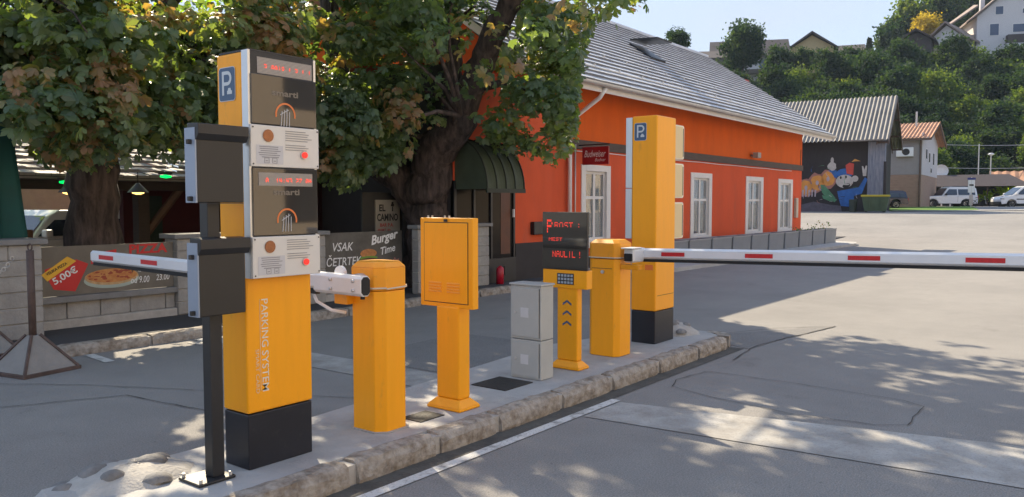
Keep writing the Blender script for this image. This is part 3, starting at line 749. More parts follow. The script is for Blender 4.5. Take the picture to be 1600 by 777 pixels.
for k in range(2):
    for i in range(16):
        x = XA+1+i*1.15+k*.5; t_ = .16+.14*k; p = Vector((x,EY,EZR))+sl*t_+up*.03
        m_ = MB(); m_.box(-.012,.012,-.06,.06,0,.012); m_.box(-.03,.03,-.075,-.06,0,.05)
        m_.v = [tuple(p+Vector((v[0],0,0))+sl.normalized()*v[1]+up*v[2]) for v in m_.v]
        obj('snow_guard', m_, M_gut, rf)
obj('downpipe', MB().tube([(15.15,EY-.03,EZR-.1),(15.12,EY+.1,EZR-.3),(15.1,FY-.12,EZR-.75),(15.1,FY-.09,3.0),(15.1,FY-.09,.05)],.048,10), M_white, bd, smooth=True)
obj('corner_pipe', MB().tube([(15.4,FY-.04,2.9),(15.4,FY-.04,.3)],.018,6), M_gut, bd, smooth=True)
# open roof window
p = Vector((22.2,EY,EZR))+sl*.5
b = MB(); ax = sl.normalized()
def RP(x, s_, h): return tuple(p+Vector((x,0,0))+ax*s_+up*h)
def slab(b, P, nrm, t): 
    P=[Vector(q) for q in P]; b.add([tuple(q) for q in P]+[tuple(q+nrm*t) for q in P],[(3,2,1,0),(4,5,6,7),(0,1,5,4),(1,2,6,5),(2,3,7,6),(3,0,4,7)])
slab(b,[RP(0,0,0.02),RP(1.0,0,.02),RP(1.0,.9,.02),RP(0,.9,.02)],up,.06)
rw = obj('roof_window', b, M_blk, rf)
b = MB(); slab(b,[RP(0,.95,.14),RP(1.0,.95,.14),RP(1.0,.15,.62),RP(0,.15,.62)],up,.05); obj('sash', b, M_blk, rw)
# floodlight, service box
b = MB(); b.box(26.1,26.4,FY-.3,FY-.12,3.06,3.24); b.box(26.22,26.28,FY-.14,FY,3.12,3.18); obj('floodlight', b, mat('lamp_grey',(.35,.3,.26),.5), bd, bevel=.01)
obj('meter_box', MB().box(30.75,30.98,FY-.1,FY-.001,1.0,1.75), mat('meter_beige',(.55,.47,.36),.5), bd, bevel=.01)
obj('wire', MB().tube([(31.3,FY-.04,3.0),(31.3,FY-.05,3.6)],.012,5), M_blk, bd)
# annex with entrance
ax0 = thing('entrance_annex', 'orange entrance annex with dark glass doors under a green awning', 'building', (10.4,9.15,0))
b = MB(); Y = 9.15
b.quad((12.05,Y,.78),(13.3,Y,.78),(13.3,Y,3.95),(12.05,Y,3.95)); b.quad((10.3,Y,1.95),(12.05,Y,1.95),(12.05,Y,3.95),(10.3,Y,3.95))
b.quad((13.3,Y,0),(13.3,FY,0),(13.3,FY,3.95),(13.3,Y,3.95)); b.mat(1).quad((10.3,14,0),(10.3,Y,0),(10.3,Y,3.95),(10.3,14,3.95)).mat(0)
b.quad((10.25,Y-.08,3.95),(13.4,Y-.08,3.95),(13.4,14,4.3),(10.25,14,4.3))
b.mat(1); b.box(12.05,13.33,Y-.03,Y-.0,0,.8)
obj('wall', b, [M_orB,M_plin], ax0)
dm = MB(); dm.box(10.3,10.36,Y-.03,Y+.05,0,1.95)
for x in (10.82,11.3,11.98): dm.box(x,x+.05,Y-.03,Y+.05,.05,1.95)
dm.box(10.36,12.05,Y-.035,Y+.045,1.88,1.95); dm.box(10.36,12.05,Y-.035,Y+.045,0,.55)
dr = obj('glass_door', dm, M_blk, ax0)
obj('pane', MB().box(10.36,12.03,Y+.0,Y+.01,.55,1.9), mat('dark_door_glass',(.012,.01,.01),.15,var=0,spec=.12), dr)
obj('door_reflection', MB().box(11.62,11.9,Y-.006,Y-.002,.62,1.82), mat('orange_reflection_panel',(.10,.03,.012),.5,var=.3), dr)  # orange reflection painted as a panel on the door glass
obj('handle', MB().box(11.93,11.96,Y-.07,Y-.036,1.3,1.45), M_white, dr)
# bullnose awning
b = MB(); prof = []
for i in range(13):
    a = PI/2*i/12; prof.append((Y-.72*math.sin(a), 1.80+.86*math.cos(a)+0))
x0_, x1_ = 10.35, 11.38
nrib = 4
for i in range(nrib):
    xa = x0_+(x1_-x0_)*i/nrib; xb = x0_+(x1_-x0_)*(i+1)/nrib
    for s0 in range(4):
        u0=s0/4; u1=(s0+1)/4
        f = lambda u: .035*math.sin(PI*u)
        for (y0,z0),(y1,z1) in zip(prof,prof[1:]):
            b.quad((xa+(xb-xa)*u0,y0+f(u0)*.5,z0-f(u0)),(xa+(xb-xa)*u1,y0+f(u1)*.5,z0-f(u1)),(xa+(xb-xa)*u1,y1+f(u1)*.5,z1-f(u1)),(xa+(xb-xa)*u0,y1+f(u0)*.5,z1-f(u0)))
for X in (x0_, x1_): b.add([(X,y,z) for y,z in prof]+[(X,Y,1.8)],[tuple(range(len(prof)+1))])
aw = obj('awning', b, mat('awning_green',(.06,.08,.05),.7,var=.25,scale=3), ax0)
for i in range(nrib+1):
    X = x0_+(x1_-x0_)*i/nrib; obj('rib', MB().tube([(X,y-.004,z+.004) for y,z in prof],.014,6), mat('awning_rib',(.02,.028,.018),.6), aw)
obj('hem', MB().box(x0_-.02,x1_+.02,Y-.74,Y-.70,1.74,1.81), mat('awning_rib',(.02,.028,.018)), aw)
obj('menu_box', MB().box(12.55,13.05,Y-.1,Y-.001,.95,1.2), M_blk, ax0, bevel=.01)
# hanging brand sign on bracket
sg = thing('pub_sign', 'dark red hanging pub sign with white script beside the first window', 'sign', (15.55,9.95,2.9))
b = MB(); b.box(15.53,15.58,9.17,9.86,2.43,2.83); obj('sign_board', b, mat('sign_red',(.28,.008,.015),.35,var=.06), sg, bevel=.008)
text('lettering','Budweiser',(15.527,9.80,2.60),*frame('-x'),width=.56,height=.15,m=M_white,parent=sg,shear=.35,bold=.005)
text('lettering','Budvar',(15.527,9.52,2.50),*frame('-x'),width=.28,height=.07,m=M_white,parent=sg,shear=.35)
obj('bracket', MB().tube([(15.555,9.99,2.88),(15.555,9.15,2.88)],.015,6), M_blk, sg)

# planters along the facade
pl0 = None
for i in range(10):
    x = 17.6+1.36*i; yy = 8.82-.03*i
    lab = 'grey box planter in the row below the orange facade, ' + ('nearest the camera' if i==0 else 'at the far end' if i==9 else 'one of the middle ones')
    if pl0 is None:
        pl0 = t = thing('planter_box', lab, 'planter', (x,yy,0), 'planters along the orange facade')
        bm_ = MB(); bm_.prism([(x,yy),(x+1.3,yy),(x+1.3,yy+.42),(x,yy+.42)],.02,.6,top=[(x-.01,yy-.02),(x+1.31,yy-.02),(x+1.31,yy+.44),(x-.01,yy+.44)])
        obj('trough', bm_, mat('planter_grey',(.2,.215,.235),.6,var=.12,scale=2), t, bevel=.01)
        bm_ = MB(); bm_.box(x-.02,x+1.32,yy-.03,yy+.02,.585,.62); bm_.box(x-.02,x+1.32,yy+.4,yy+.45,.585,.62); bm_.box(x-.02,x+.03,yy+.02,yy+.4,.585,.62); bm_.box(x+1.27,x+1.32,yy+.02,yy+.4,.585,.62)
        obj('rim', bm_, mat('planter_rim',(.26,.27,.28),.6), t)
        obj('soil', MB().box(x+.03,x+1.27,yy+.02,yy+.4,.5,.57), mat('soil',(.05,.035,.025),.95), t)
    else:
        t = copy_tree(pl0); t.location = (x,yy,0); t['label'] = lab
# small plants in some planters
for i, (k, h) in enumerate(((7,.14),(8,.2),(9,.16))):
    x = 17.6+1.36*k+.6; yy = 8.82-.03*k+.2
    t = thing('small_plant', ('low green plant in the third planter from the far end','leafy green plant in the second planter from the far end','small green plant in the last planter at the far end')[i], 'plant', (x,yy,.57), 'plants in the planters')
    rg = np.random.default_rng(k); n = 30; P = rg.normal(size=(n,3))*np.array([.25,.1,h*.5])+np.array([0,0,h*.6])
    link('leaves', leaf_mesh('leaves',P,rg.normal(size=(n,3))+np.array([0,-.3,.6]),np.full(n,.08),rg.uniform(0,1,n),False,rg,L_ches), t)
b = MB(); b.prism([(14.9,8.1),(30.9,7.75),(31.9,8.0),(32.2,8.6),(32.2,10),(14.9,10)],-.02,.09); structure('building_kerb', b, M_conc)

# ------------------------------------------------------------------ terrace: low walls, pillars, banners
def block_pillar(x0,x1,y0,y1,z0,z1,label,rows=5):
    t = thing('wall_pillar', label, 'pillar', (x0,y0,z0), 'block pillars of the terrace wall')
    b = MB(); h = (z1-z0)/rows; rg = random.Random(int(x0*10))
    for r in range(rows):
        c = [x0]; 
        while c[-1] < x1-.3: c.append(min(x1, c[-1]+rg.uniform(.28,.42)))
        if c[-1] < x1: c[-1] = x1
        if len(c) == 1: c.append(x1)
        for a, e in zip(c, c[1:]):
            j = rg.uniform(0,.008); b.box(a+.004,e-.004,y0-j,y1,z0+r*h+.004,z0+(r+1)*h-.004)
    obj('blocks', b, M_block, t, bevel=.008, seg=1)
    obj('joints', MB().box(x0+.01,x1-.01,y0+.012,y1-.01,z0,z1-.01), M_mort, t)
    obj('coping', MB().box(x0-.05,x1+.05,y0-.05,y1+.05,z1,z1+.06), M_cap, t, bevel=.01)
block_pillar(2.6,3.8,9.35,9.75,.1,1.12,'wide block pillar behind the concrete pyramid posts at the left edge',6)
block_pillar(5.62,6.35,9.80,10.1,.1,1.10,'block pillar partly hidden behind the traffic signal post',6)
block_pillar(7.35,7.66,9.3,9.6,.1,1.10,'narrow block pillar left of the burger banner',6)
block_pillar(9.28,11.1,9.0,9.14,.1,1.15,'broad block pillar in front of the forked chestnut trunk',6)
def low_wall(x0,x1,y,z1,label):
    t = thing('terrace_wall', label, 'wall', (x0,y,.1))
    b = MB(); rg = random.Random(int(x0*7)); x = x0
    while x < x1-.05:
        e = min(x1, x+rg.uniform(.36,.5)); b.box(x+.004,e-.004,y+.02-rg.uniform(0,.006),y+.3,.2,z1); x = e
    obj('blocks', b, M_block, t, bevel=.008, seg=1)
    obj('footing', MB().box(x0,x1,y-.04,y+.3,.0,.2), M_mort, t, bevel=.015)
    obj('coping', MB().box(x0,x1,y-.06,y+.34,z1,z1+.075), M_cap, t, bevel=.012)
low_wall(3.8,5.62,9.85,.40,'low block wall with dark coping below the pizza banner')
low_wall(6.35,7.35,9.7,.6,'short low block wall behind the tall front kiosk')
low_wall(7.66,9.28,9.4,.38,'low block wall below the burger banner')
# pizza banner
F_, V_ = frame('-y')
M_bang = mat('banner_grey_brown', (.10,.09,.075), .55, col2=(.19,.17,.14), scale=1.6, stretch=(1,1,1))
pb = thing('pizza_banner', 'grey pizza banner with red price tag on the low wall', 'banner', (3.98,9.86,.42))
obj('banner_sheet', MB().box(3.98,5.6,9.86,9.88,.48,1.06), M_bang, pb)
yb = 9.857
b = MB().mat(0); b.quad((4.03,yb,.80),(4.38,yb,.90),(4.52,yb,.84),(4.36,yb,.52),(4.12,yb,.56),(4.03,yb,.74))
b.mat(1); b.quad((3.99,yb-.002,.74),(4.28,yb-.002,.94),(4.38,yb-.002,.88),(4.05,yb-.002,.66))
obj('price_tag', b, [mat('banner_red',(.55,.02,.02),.5,var=.05), mat('banner_yellow',(.75,.42,.03),.5,var=.05)], pb)
dg_ = R(28); ud = Vector((math.cos(dg_),0,math.sin(dg_))); vd_ = Vector((-math.sin(dg_),0,math.cos(dg_)))
text('price_lettering','5,00€',(4.14,yb-.004,.60),ud,vd_,width=.3,height=.10,m=M_white,parent=pb,bold=.02)
text('tag_lettering','VELIKA PIZZA',(4.05,yb-.005,.725),ud,vd_,width=.26,height=.035,m=M_blk,parent=pb,bold=.02)
b = MB(); b.quad((4.55,yb,.83),(4.86,yb,.90),(4.86,yb,1.0),(4.55,yb,.95)); obj('logo_ribbon', b, mat('banner_red',(.55,.02,.02)), pb)
text('logo_lettering','Beer',(4.56,yb-.003,.855),F_,V_,width=.26,height=.09,m=M_white,parent=pb,shear=.4,bold=.01)
def ell(b, cx, cz, rx, rz, y, n=28, jit=0, rg=rnd):
    b.add([(cx+rx*math.cos(2*PI*i/n)*(1+rg.uniform(-jit,jit)),y,cz+rz*math.sin(2*PI*i/n)*(1+rg.uniform(-jit,jit))) for i in range(n)],[tuple(range(n))])
pz = MB().mat(0); ell(pz,4.80,.63,.34,.105,yb); pz.mat(1); ell(pz,4.80,.665,.33,.10,yb-.001); pz.mat(2); ell(pz,4.80,.68,.31,.085,yb-.002)
pz.mat(3)
for i in range(34): a=rnd.uniform(0,6.28); r=rnd.uniform(.1,.95)**.6; ell(pz,4.8+.29*r*math.cos(a),.68+.078*r*math.sin(a),rnd.uniform(.01,.035),rnd.uniform(.006,.016),yb-.003-i*.00002,8,.2)
obj('pizza_picture', pz, [mat('plate_green',(.35,.42,.38),.4),mat('crust',(.5,.33,.16),.6,var=.3,scale=12),mat('cheese',(.6,.3,.09),.6,col2=(.45,.14,.04),scale=14),mat('topping',(.32,.06,.03),.6)], pb)
text('banner_lettering','PIZZA',(5.02,yb-.002,.93),F_,V_,width=.5,height=.12,m=mat('banner_red',(.55,.02,.02)),parent=pb,bold=.035)
text('banner_lettering','TOČKA',(5.02,yb-.002,.70),F_,V_,width=.5,height=.14,m=M_white,parent=pb,shear=.15,bold=.008)
text('banner_lettering','od 9.00',(5.03,yb-.002,.56),F_,V_,width=.24,height=.085,m=M_white,parent=pb,shear=.15,bold=.006)
text('banner_lettering','23.00',(5.36,yb-.002,.575),F_,V_,width=.18,height=.075,m=M_white,parent=pb,shear=.15,bold=.006)
# burger banner
bb = thing('burger_banner', 'dark burger banner with white chalk lettering on the low wall', 'banner', (7.7,9.37,.42))
obj('banner_sheet', MB().box(7.68,9.28,9.36,9.38,.40,1.12), mat('banner_dark',(.045,.045,.04),.5,col2=(.13,.12,.11),scale=2), bb)
yb = 9.357
text('banner_lettering','VSAK',(7.84,yb,.84),F_,V_,width=.4,height=.13,m=M_white,parent=bb,shear=.25,bold=.006)
text('banner_lettering','ČETRTEK',(7.72,yb,.62),F_,V_,width=.68,height=.17,m=M_white,parent=bb,shear=.15,bold=.006)
ub = Vector((math.cos(R(10)),0,math.sin(R(10)))); vb_ = Vector((-math.sin(R(10)),0,math.cos(R(10))))
text('banner_lettering','Burger',(8.62,yb,.86),ub,vb_,width=.6,height=.19,m=M_white,parent=bb,shear=.3,bold=.03)
text('banner_lettering','Time',(8.82,yb,.74),ub,vb_,width=.32,height=.12,m=M_white,parent=bb,shear=.3,bold=.02)
pz = MB().mat(0); ell(pz,8.55,.78,.17,.07,yb-.001); pz.mat(1); ell(pz,8.55,.71,.19,.03,yb-.002); pz.mat(2); ell(pz,8.55,.68,.17,.03,yb-.003); pz.mat(0); ell(pz,8.55,.64,.17,.03,yb-.0035)
obj('burger_picture', pz, [mat('bun',(.5,.2,.06),.5,var=.3,scale=20),mat('lettuce',(.15,.3,.04),.6),mat('patty',(.12,.04,.02),.6)], bb)
text('banner_lettering','Čet',(9.08,yb,.60),ub,vb_,width=.14,height=.08,m=mat('pink_print',(.6,.25,.25),.5),parent=bb,shear=.3,bold=.01)
dk = thing('dark_terrace_room', 'dark maroon terrace room with dim window behind the forked chestnut', 'building', (9.4,12.6,0))
b = MB(); b.box(9.2,13.2,12.6,14.6,0,2.75); b.mat(1); b.prism([(12.2,2.6),(14.7,2.95),(14.7,3.05),(12.2,2.7)],9.0,13.25,'x')
obj('wall', b, [mat('maroon_wall',(.035,.010,.016),.75,var=.3,scale=1.5),mat('room_roof',(.03,.03,.035),.8)], dk)
wq = obj('window', MB().box(10.35,10.8,12.56,12.6,1.0,1.85), M_wood, dk); obj('pane', MB().box(10.39,10.76,12.55,12.559,1.04,1.81), mat('dark_window',(.02,.03,.04),.2), wq)
text('wall_lettering','Bernardi',(9.75,12.59,.75),Vector((0,0,1)),Vector((-1,0,0)),width=1.1,height=.2,m=mat('dim_print',(.22,.09,.09),.6),parent=dk,shear=.4)
# el camino poster on a dark panel
pc = thing('poster_board', 'cream poster board with bold black lettering left of the forked trunk', 'poster', (9.6,10.3,.1))
obj('panel', MB().box(9.3,10.25,10.32,10.36,.3,1.75), mat('panel_grey',(.05,.048,.045),.7), pc)
obj('poster_sheet', MB().box(9.58,10.16,10.295,10.318,.98,1.62), mat('poster_cream',(.42,.39,.33),.6,var=.08), pc)
text('poster_lettering','EL',(9.66,10.292,1.42),F_,V_,width=.15,height=.12,m=M_blk,parent=pc,bold=.03)
text('poster_lettering','CAMINO',(9.61,10.292,1.25),F_,V_,width=.5,height=.13,m=M_blk,parent=pc,bold=.03)
text('poster_lettering','BAR P.A.',(9.68,10.292,1.15),F_,V_,width=.32,height=.06,m=mat('banner_red',(.55,.02,.02)),parent=pc,bold=.02)
text('poster_lettering','PERMIT 18+',(9.63,10.292,1.07),F_,V_,width=.3,height=.045,m=mat('banner_red',(.55,.02,.02)),parent=pc,bold=.01)
b = MB(); b.tube([(9.98,10.292,1.42),(9.98,10.292,1.5)],.012,6); ell(b,9.98,1.53,.05,.035,10.29,5,.2); ell(b,9.98,1.57,.03,.02,10.29,5,.2); obj('palm_emblem', b, M_blk, pc)
# extinguisher
ex = thing('fire_extinguisher', 'small red extinguisher standing by the dark doors', 'extinguisher', (11.35,8.95,.1))
obj('cylinder', MB().tube([(11.35,8.95,.1),(11.35,8.95,.38),(11.35,8.95,.43)],[.07,.07,.02],12), mat('ext_red',(.45,.01,.03),.35), ex, smooth=True)
obj('hose', MB().tube([(11.35,8.95,.43),(11.45,8.93,.42),(11.47,8.93,.25)],.012,6), M_blk, ex)

# timber pavilion
pv = thing('timber_pavilion', 'dark timber terrace pavilion with tiled roof behind the low walls', 'pavilion', (5,13.2,0))
b = MB()
for x,y in ((3.2,13.4),(7.05,13.4),(10.2,13.4),(3.2,16.4),(9.4,16.4)): obj('post', MB().box(x-.1,x+.1,y-.1,y+.1,.1,2.1), M_wood, pv, bevel=.01)
obj('beam', MB().box(2.4,12.6,13.25,13.45,1.78,2.1), M_wood, pv)
obj('brace', MB().tube([(7.1,13.4,1.0),(7.8,13.4,1.85)],.07,6), M_wood2, pv)
b = MB()
ncr = 14
for k in range(ncr):
    y0 = 12.7+(17.2-12.7)*k/ncr; y1 = 12.7+(17.2-12.7)*(k+1)/ncr+.03; z0=1.98+1.35*k/ncr; z1=1.98+1.35*(k+1)/ncr
    for i in range(48):
        x0=2.3+10.4*i/48; j=rnd.uniform(-.01,.012)
        b.add([(x0,y0,z0+.035+j),(x0+.21,y0,z0+.035+j),(x0+.21,y1,z1+.005+j),(x0,y1,z1+.005+j),(x0,y0,z0-.01),(x0+.21,y0,z0-.01)],[(0,1,2,3),(4,5,1,0)])
b.box(2.3,12.7,12.72,17.2,1.93,1.96)
obj('roof', b, mat('pavilion_tile',(.30,.25,.22),.7,var=.3,scale=3), pv)
obj('back_wall', MB().box(7.45,13.2,14.8,14.95,.1,2.0), mat('dark_red_wall',(.07,.008,.012),.7,var=.25,scale=1.5), pv)
obj('side_panel', MB().box(7.9,8.15,14.7,14.79,.8,1.7), mat('menu_green',(.01,.03,.02),.5), pv)
obj('window_dark', MB().box(9.35,9.75,14.7,14.79,.9,1.65), mat('dark_window',(.02,.03,.04),.2), pv)
for px_, nm in ((108,'left'),(216,'right')):
    q = at_pixel(px_,305,11.8+.0); q = Vector((q.x,q.y,1.72))
    t = thing('pendant_lamp', 'black pendant lamp glowing warm under the pavilion beam, '+('left' if nm=='left' else 'right')+' of the straight chestnut trunk', 'lamp', q, 'pendant lamps')
    obj('shade', MB().tube([q+Vector((0,0,.14)),q+Vector((0,0,.09)),q+Vector((0,0,0))],[.02,.07,.15],16,cap=False), M_blk, t, smooth=True)
    obj('cord', MB().tube([q+Vector((0,0,.12)),q+Vector((0,0,.3))],.006,5), M_blk, t)
    obj('bulb', MB().tube([q+Vector((0,0,.03)),q+Vector((0,0,-.01)),q+Vector((0,0,-.03))],[.08,.085,.03],12), mat('warm_bulb',(.8,.5,.2),.5,var=0,emit=(1,.55,.15),estr=1.1), t)
for px_,py_,lab in ((103,285,'green glowing lamp under the pavilion eave left of the straight trunk'),(259,276,'green glowing lamp under the pavilion eave beside the signal post')):
    q = at_pixel(px_,py_,12.7 if px_>200 else 11.8)
    t = thing('green_lamp', lab, 'lamp', q, 'green lamps')
    obj('lens', MB().tube([q+Vector((-.09,0,0)),q+Vector((0,0,.0)),q+Vector((.09,0,0))],[.015,.03,.015],10), mat('green_light',(.01,.3,.06),.5,var=0,emit=(0,.8,.12),estr=.55), t)
    obj('housing', MB().box(q.x-.1,q.x+.1,q.y-.02,q.y+.04,q.z+.03,q.z+.07), M_blk, t)
# pale building across the back yard
ob = thing('pale_outbuilding', 'pale pink rendered outbuilding seen between the pavilion posts', 'building', (4,22,0))
obj('wall', MB().box(2,13.2,24,27,1.25,3.0), mat('pale_pink',(.42,.30,.26),.85), ob)
obj('dado', MB().box(2,13.2,23.98,27,0,1.25), mat('dado_brown',(.11,.06,.05),.8,var=.3), ob)
obj('roof', MB().prism([(23.7,3.0),(27.3,3.0),(25.5,4.0)],1.8,13.3,'x'), mat('pavilion_tile',(.30,.25,.22)), ob)
# dark timber bench and planter glimpsed over the wall
bn = thing('terrace_bench', 'brown wooden bench behind the pizza banner wall', 'bench', (4.1,11,0.1))
obj('seat', MB().box(4.0,4.75,11.6,11.95,.85,.9), M_wood2, bn); obj('backrest', MB().box(4.0,4.75,11.95,12.0,.95,1.2), M_wood2, bn)
for x in (4.05,4.7): obj('leg', MB().box(x-.03,x+.03,11.6,11.95,.1,.85), M_wood2, bn)

# folded parasols
def parasol(x, y, z0, z1, r, label, m, seed):
    t = thing('folded_parasol', label, 'parasol', (x,y,.1)); n = 48; b = MB(); rg = random.Random(seed)
    rings = 12
    for i in range(rings+1):
        f = i/rings; z = z1+(z0-z1)*f; rr = r*(.12+.88*f**.8)
        for k in range(n):
            a = 2*PI*k/n; fold = 1+.16*math.sin(a*8+f*.6)*min(1,f*2); b.v.append((x+rr*fold*math.cos(a), y+rr*fold*math.sin(a), z+(.03*math.sin(a*8) if i==rings else 0)))
    for i in range(rings):
        for k in range(n): a=i*n+k; c=i*n+(k+1)%n; b.f.append((a,c,c+n,a+n)); b.m.append(0)
    obj('canopy', b, m, t, smooth=True)
    obj('pole', MB().tube([(x,y,.1),(x,y,z1+.15)],.03,10), M_wood, t); return t
parasol(3.4,10.2,1.16,5.5,.50,'closed teal green parasol at the left edge behind the wide pillar',mat('parasol_teal',(.005,.07,.065),.75,var=.15,scale=3),1)
parasol(4.1,11.6,1.1,3.4,.36,'closed very dark parasol standing right behind the teal one',mat('parasol_dark',(.006,.014,.022),.8),2)

# ------------------------------------------------------------------ pyramid base posts with chain
M_rust = mat('rusty_steel', (.09,.06,.05), .7, var=.35, scale=9, bump=.2)
M_pcon = mat('pyramid_concrete', (.25,.24,.225), .85, var=.12, scale=5, bump=.3)
def pyramid(x, y, z, rz, label):
    t = thing('barrier_post', label, 'post', (0,0,0), 'concrete pyramid posts')
    obj('base_frame', MB().prism([(-.28,-.28),(.28,-.28),(.28,.28),(-.28,.28)],0,.035), M_rust, t, local=True, bevel=.005)
    b = MB(); b.prism([(-.255,-.255),(.255,-.255),(.255,.255),(-.255,.255)],.035,.34,top=[(-.04,-.04),(.04,-.04),(.04,.04),(-.04,.04)])
    obj('concrete_pyramid', b, M_pcon, t, local=True)
    for sx,sy in ((1,1),(1,-1),(-1,1),(-1,-1)):
        obj('edge_strap', MB().tube([(sx*.26,sy*.26,.03),(sx*.04,sy*.04,.345)],.016,4), M_rust, t, local=True)
    obj('post', MB().tube([(0,0,.3),(0,0,1.13)],.033,12), M_rust, t, local=True, smooth=True)
    rb = MB(); 
    rb.tube([(0,.03*math.cos(a),1.16+.03*math.sin(a)) for a in [2*PI*i/14 for i in range(15)]],.007,6)
    obj('eye_ring', rb, M_rust, t, local=True)
    turn(t,(x,y,z),rz); return t
pyramid(3.16,8.03,0,R(12),'nearer rusty post on a concrete pyramid base in the left lane')
pyramid(2.95,8.72,.1,R(5),'farther rusty post on a concrete pyramid base by the wide pillar')
ch = MB()
pA, pB = Vector((2.95,8.72,1.22)), Vector((3.5,9.34,.98))
for i in range(16):
    p = pA.lerp(pB,i/15)-Vector((0,0,.22*math.sin(PI*i/15))); q_ = i%2
    ring = [p+Vector((.018*math.cos(a),.022*math.sin(a)*(1-q_),.022*math.sin(a)*q_+.0)) for a in [2*PI*k/8 for k in range(9)]]
    ch.tube(ring,.005,4)
tag(obj('chain', ch, M_gut, loc=tuple(pA)), 'thin steel chain hanging from the farther pyramid post', 'chain')

# ------------------------------------------------------------------ kiosks
def rrect(w, h, r, n=5):
    P = []
    for cx,cy,a0 in ((w-r,h-r,0),(r,h-r,90),(r,r,180),(w-r,r,270)):
        for i in range(n+1): a=R(a0+90*i/n); P.append((cx+r*math.cos(a), cy+r*math.sin(a)))
    return P
def flat(b, poly, o, u, v, lift):
    o = Vector(o)+u.cross(v)*lift; b.add([o+u*p[0]+v*p[1] for p in poly],[tuple(range(len(poly)))])
def p_sign(parent, x, yl, z0, s, h):
    u, v = frame('-x'); m = [M_blue, M_silver]
    b = MB(); o = (x, yl, z0)
    b.mat(1); flat(b, rrect(s,h,.02), o, u, v, .002); b.mat(0); flat(b, [(a*.94+s*.03,c*.96+h*.02) for a,c in rrect(s,h,.018)], o, u, v, .003)
    sg_ = obj('parking_sign', b, m, parent)
    b = MB(); w_ = s*.12
    flat(b, [(s*.22,h*.18),(s*.22+w_,h*.18),(s*.22+w_,h*.88),(s*.22,h*.88)], o, u, v, .0045)
    cx_, cy_, r_ = s*.5, h*.70, h*.18
    c0 = Vector(o)+u*(s*.34)+v*cy_
    ring = MB()
    flat(b, [(s*.34,h*.88-w_),(s*.55,h*.88-w_),(s*.55,h*.88),(s*.34,h*.88)], o, u, v, .0045)
    flat(b, [(s*.34,h*.46),(s*.55,h*.46),(s*.55,h*.46+w_),(s*.34,h*.46+w_)], o, u, v, .0045)
    b.disc(Vector(o)+u*s*.55+v*h*.67, u, v, h*.21, 12, .0045/1.0*0, r0=h*.21-w_, a0=-PI/2, a1=PI/2)
    for i in range(len(b.v)-26, len(b.v)):
        b.v[i] = (b.v[i][0]-.0045, b.v[i][1], b.v[i][2])
    # small car pictogram
    c = [(.52,.2),(.82,.2),(.82,.3),(.77,.3),(.73,.38),(.6,.38),(.56,.3),(.52,.3)]
    flat(b, [(a*s,d*h) for a,d in c], o, u, v, .0045)
    obj('letter_p', b, M_silver, sg_)
def led(name, s, x0, x1, z0, z1, y, parent, txt, rows=5):
    b = MB(); b.box(x0,x1,y-.002,y,z0,z1); l = obj('led_window', b, M_ledbg, parent)
    lines = MB()
    for i in range(12): z=z0+(z1-z0)*(i+.5)/12; lines.box(x0,x1,y-.0026,y-.0021,z-.0011,z+.0011)
    obj('louvre_lines', lines, mat('louvre_grey',(.22,.2,.19),.6,var=0), l)
    h = (z1-z0)*.42
    dots('led_text', txt, (x0+(x1-x0)*.12,y-.0028,z0+(z1-z0)*.2), *F2, (x1-x0)*.86, h, M_led, l, rows)
F2 = frame('-y')
def info_plate(x0, x1, z0, z1, y, parent):
    b = MB(); b.box(x0,x1,y-.016,y,z0,z1); p = obj('info_plate', b, M_plate, parent, bevel=.004)
    yy = y-.0175
    g = MB(); g.quad((x0+.03,yy,z0+.015),(x0+.20,yy,z0+.015),(x0+.20,yy,z0+.115),(x0+.03,yy,z0+.115)); obj('text_field', g, M_patch, p)
    tx = MB(); rg = random.Random(3)
    for i in range(6): z = z0+.105-i*.011; tx.box(x0+.045+rg.uniform(0,.02),x0+.185-rg.uniform(0,.03),yy-.0012,yy-.0004,z,z+.0035)
    for i in range(9):
        if i == 5: continue
        z = z1-.025-i*.0125; tx.box(x0+.215,x0+.4-rg.uniform(0,.06),yy-.0012,yy-.0004,z,z+.0033)
    for k in range(2):
        xx = x0+.08+k*.05; 
        for q in ((xx,xx+.03,z0+.02,z0+.022),(xx,xx+.03,z0+.046,z0+.048),(xx,xx+.002,z0+.022,z0+.046),(xx+.028,xx+.03,z0+.022,z0+.046),(xx+.008,xx+.022,z0+.03,z0+.034)): tx.box(q[0],q[1],yy-.0012,yy-.0004,q[2],q[3])
    obj('printed_text', tx, M_print, p)
    s_ = MB(); s_.disc((x0+.105,yy-.001,z1-.055),(1,0,0),(0,0,1),.033,22,.003); obj('card_reader', s_, M_bronze, p)
    s_ = MB(); s_.disc((x0+.335,yy-.001,z0+.072),(1,0,0),(0,0,1),.022,18,.006); bt = obj('call_button', s_, M_gut, p)
    s_ = MB(); s_.disc((x0+.335,yy-.008,z0+.072),(1,0,0),(0,0,1),.017,18,.008); obj('button_cap', s_, M_btn, bt)
    for sx in (x0+.012,x1-.012):
        for sz in (z0+.014,z1-.014): s_ = MB(); s_.disc((sx,yy-.001,sz),(1,0,0),(0,0,1),.0045,8,.001); obj('screw', s_, M_gdark, p)
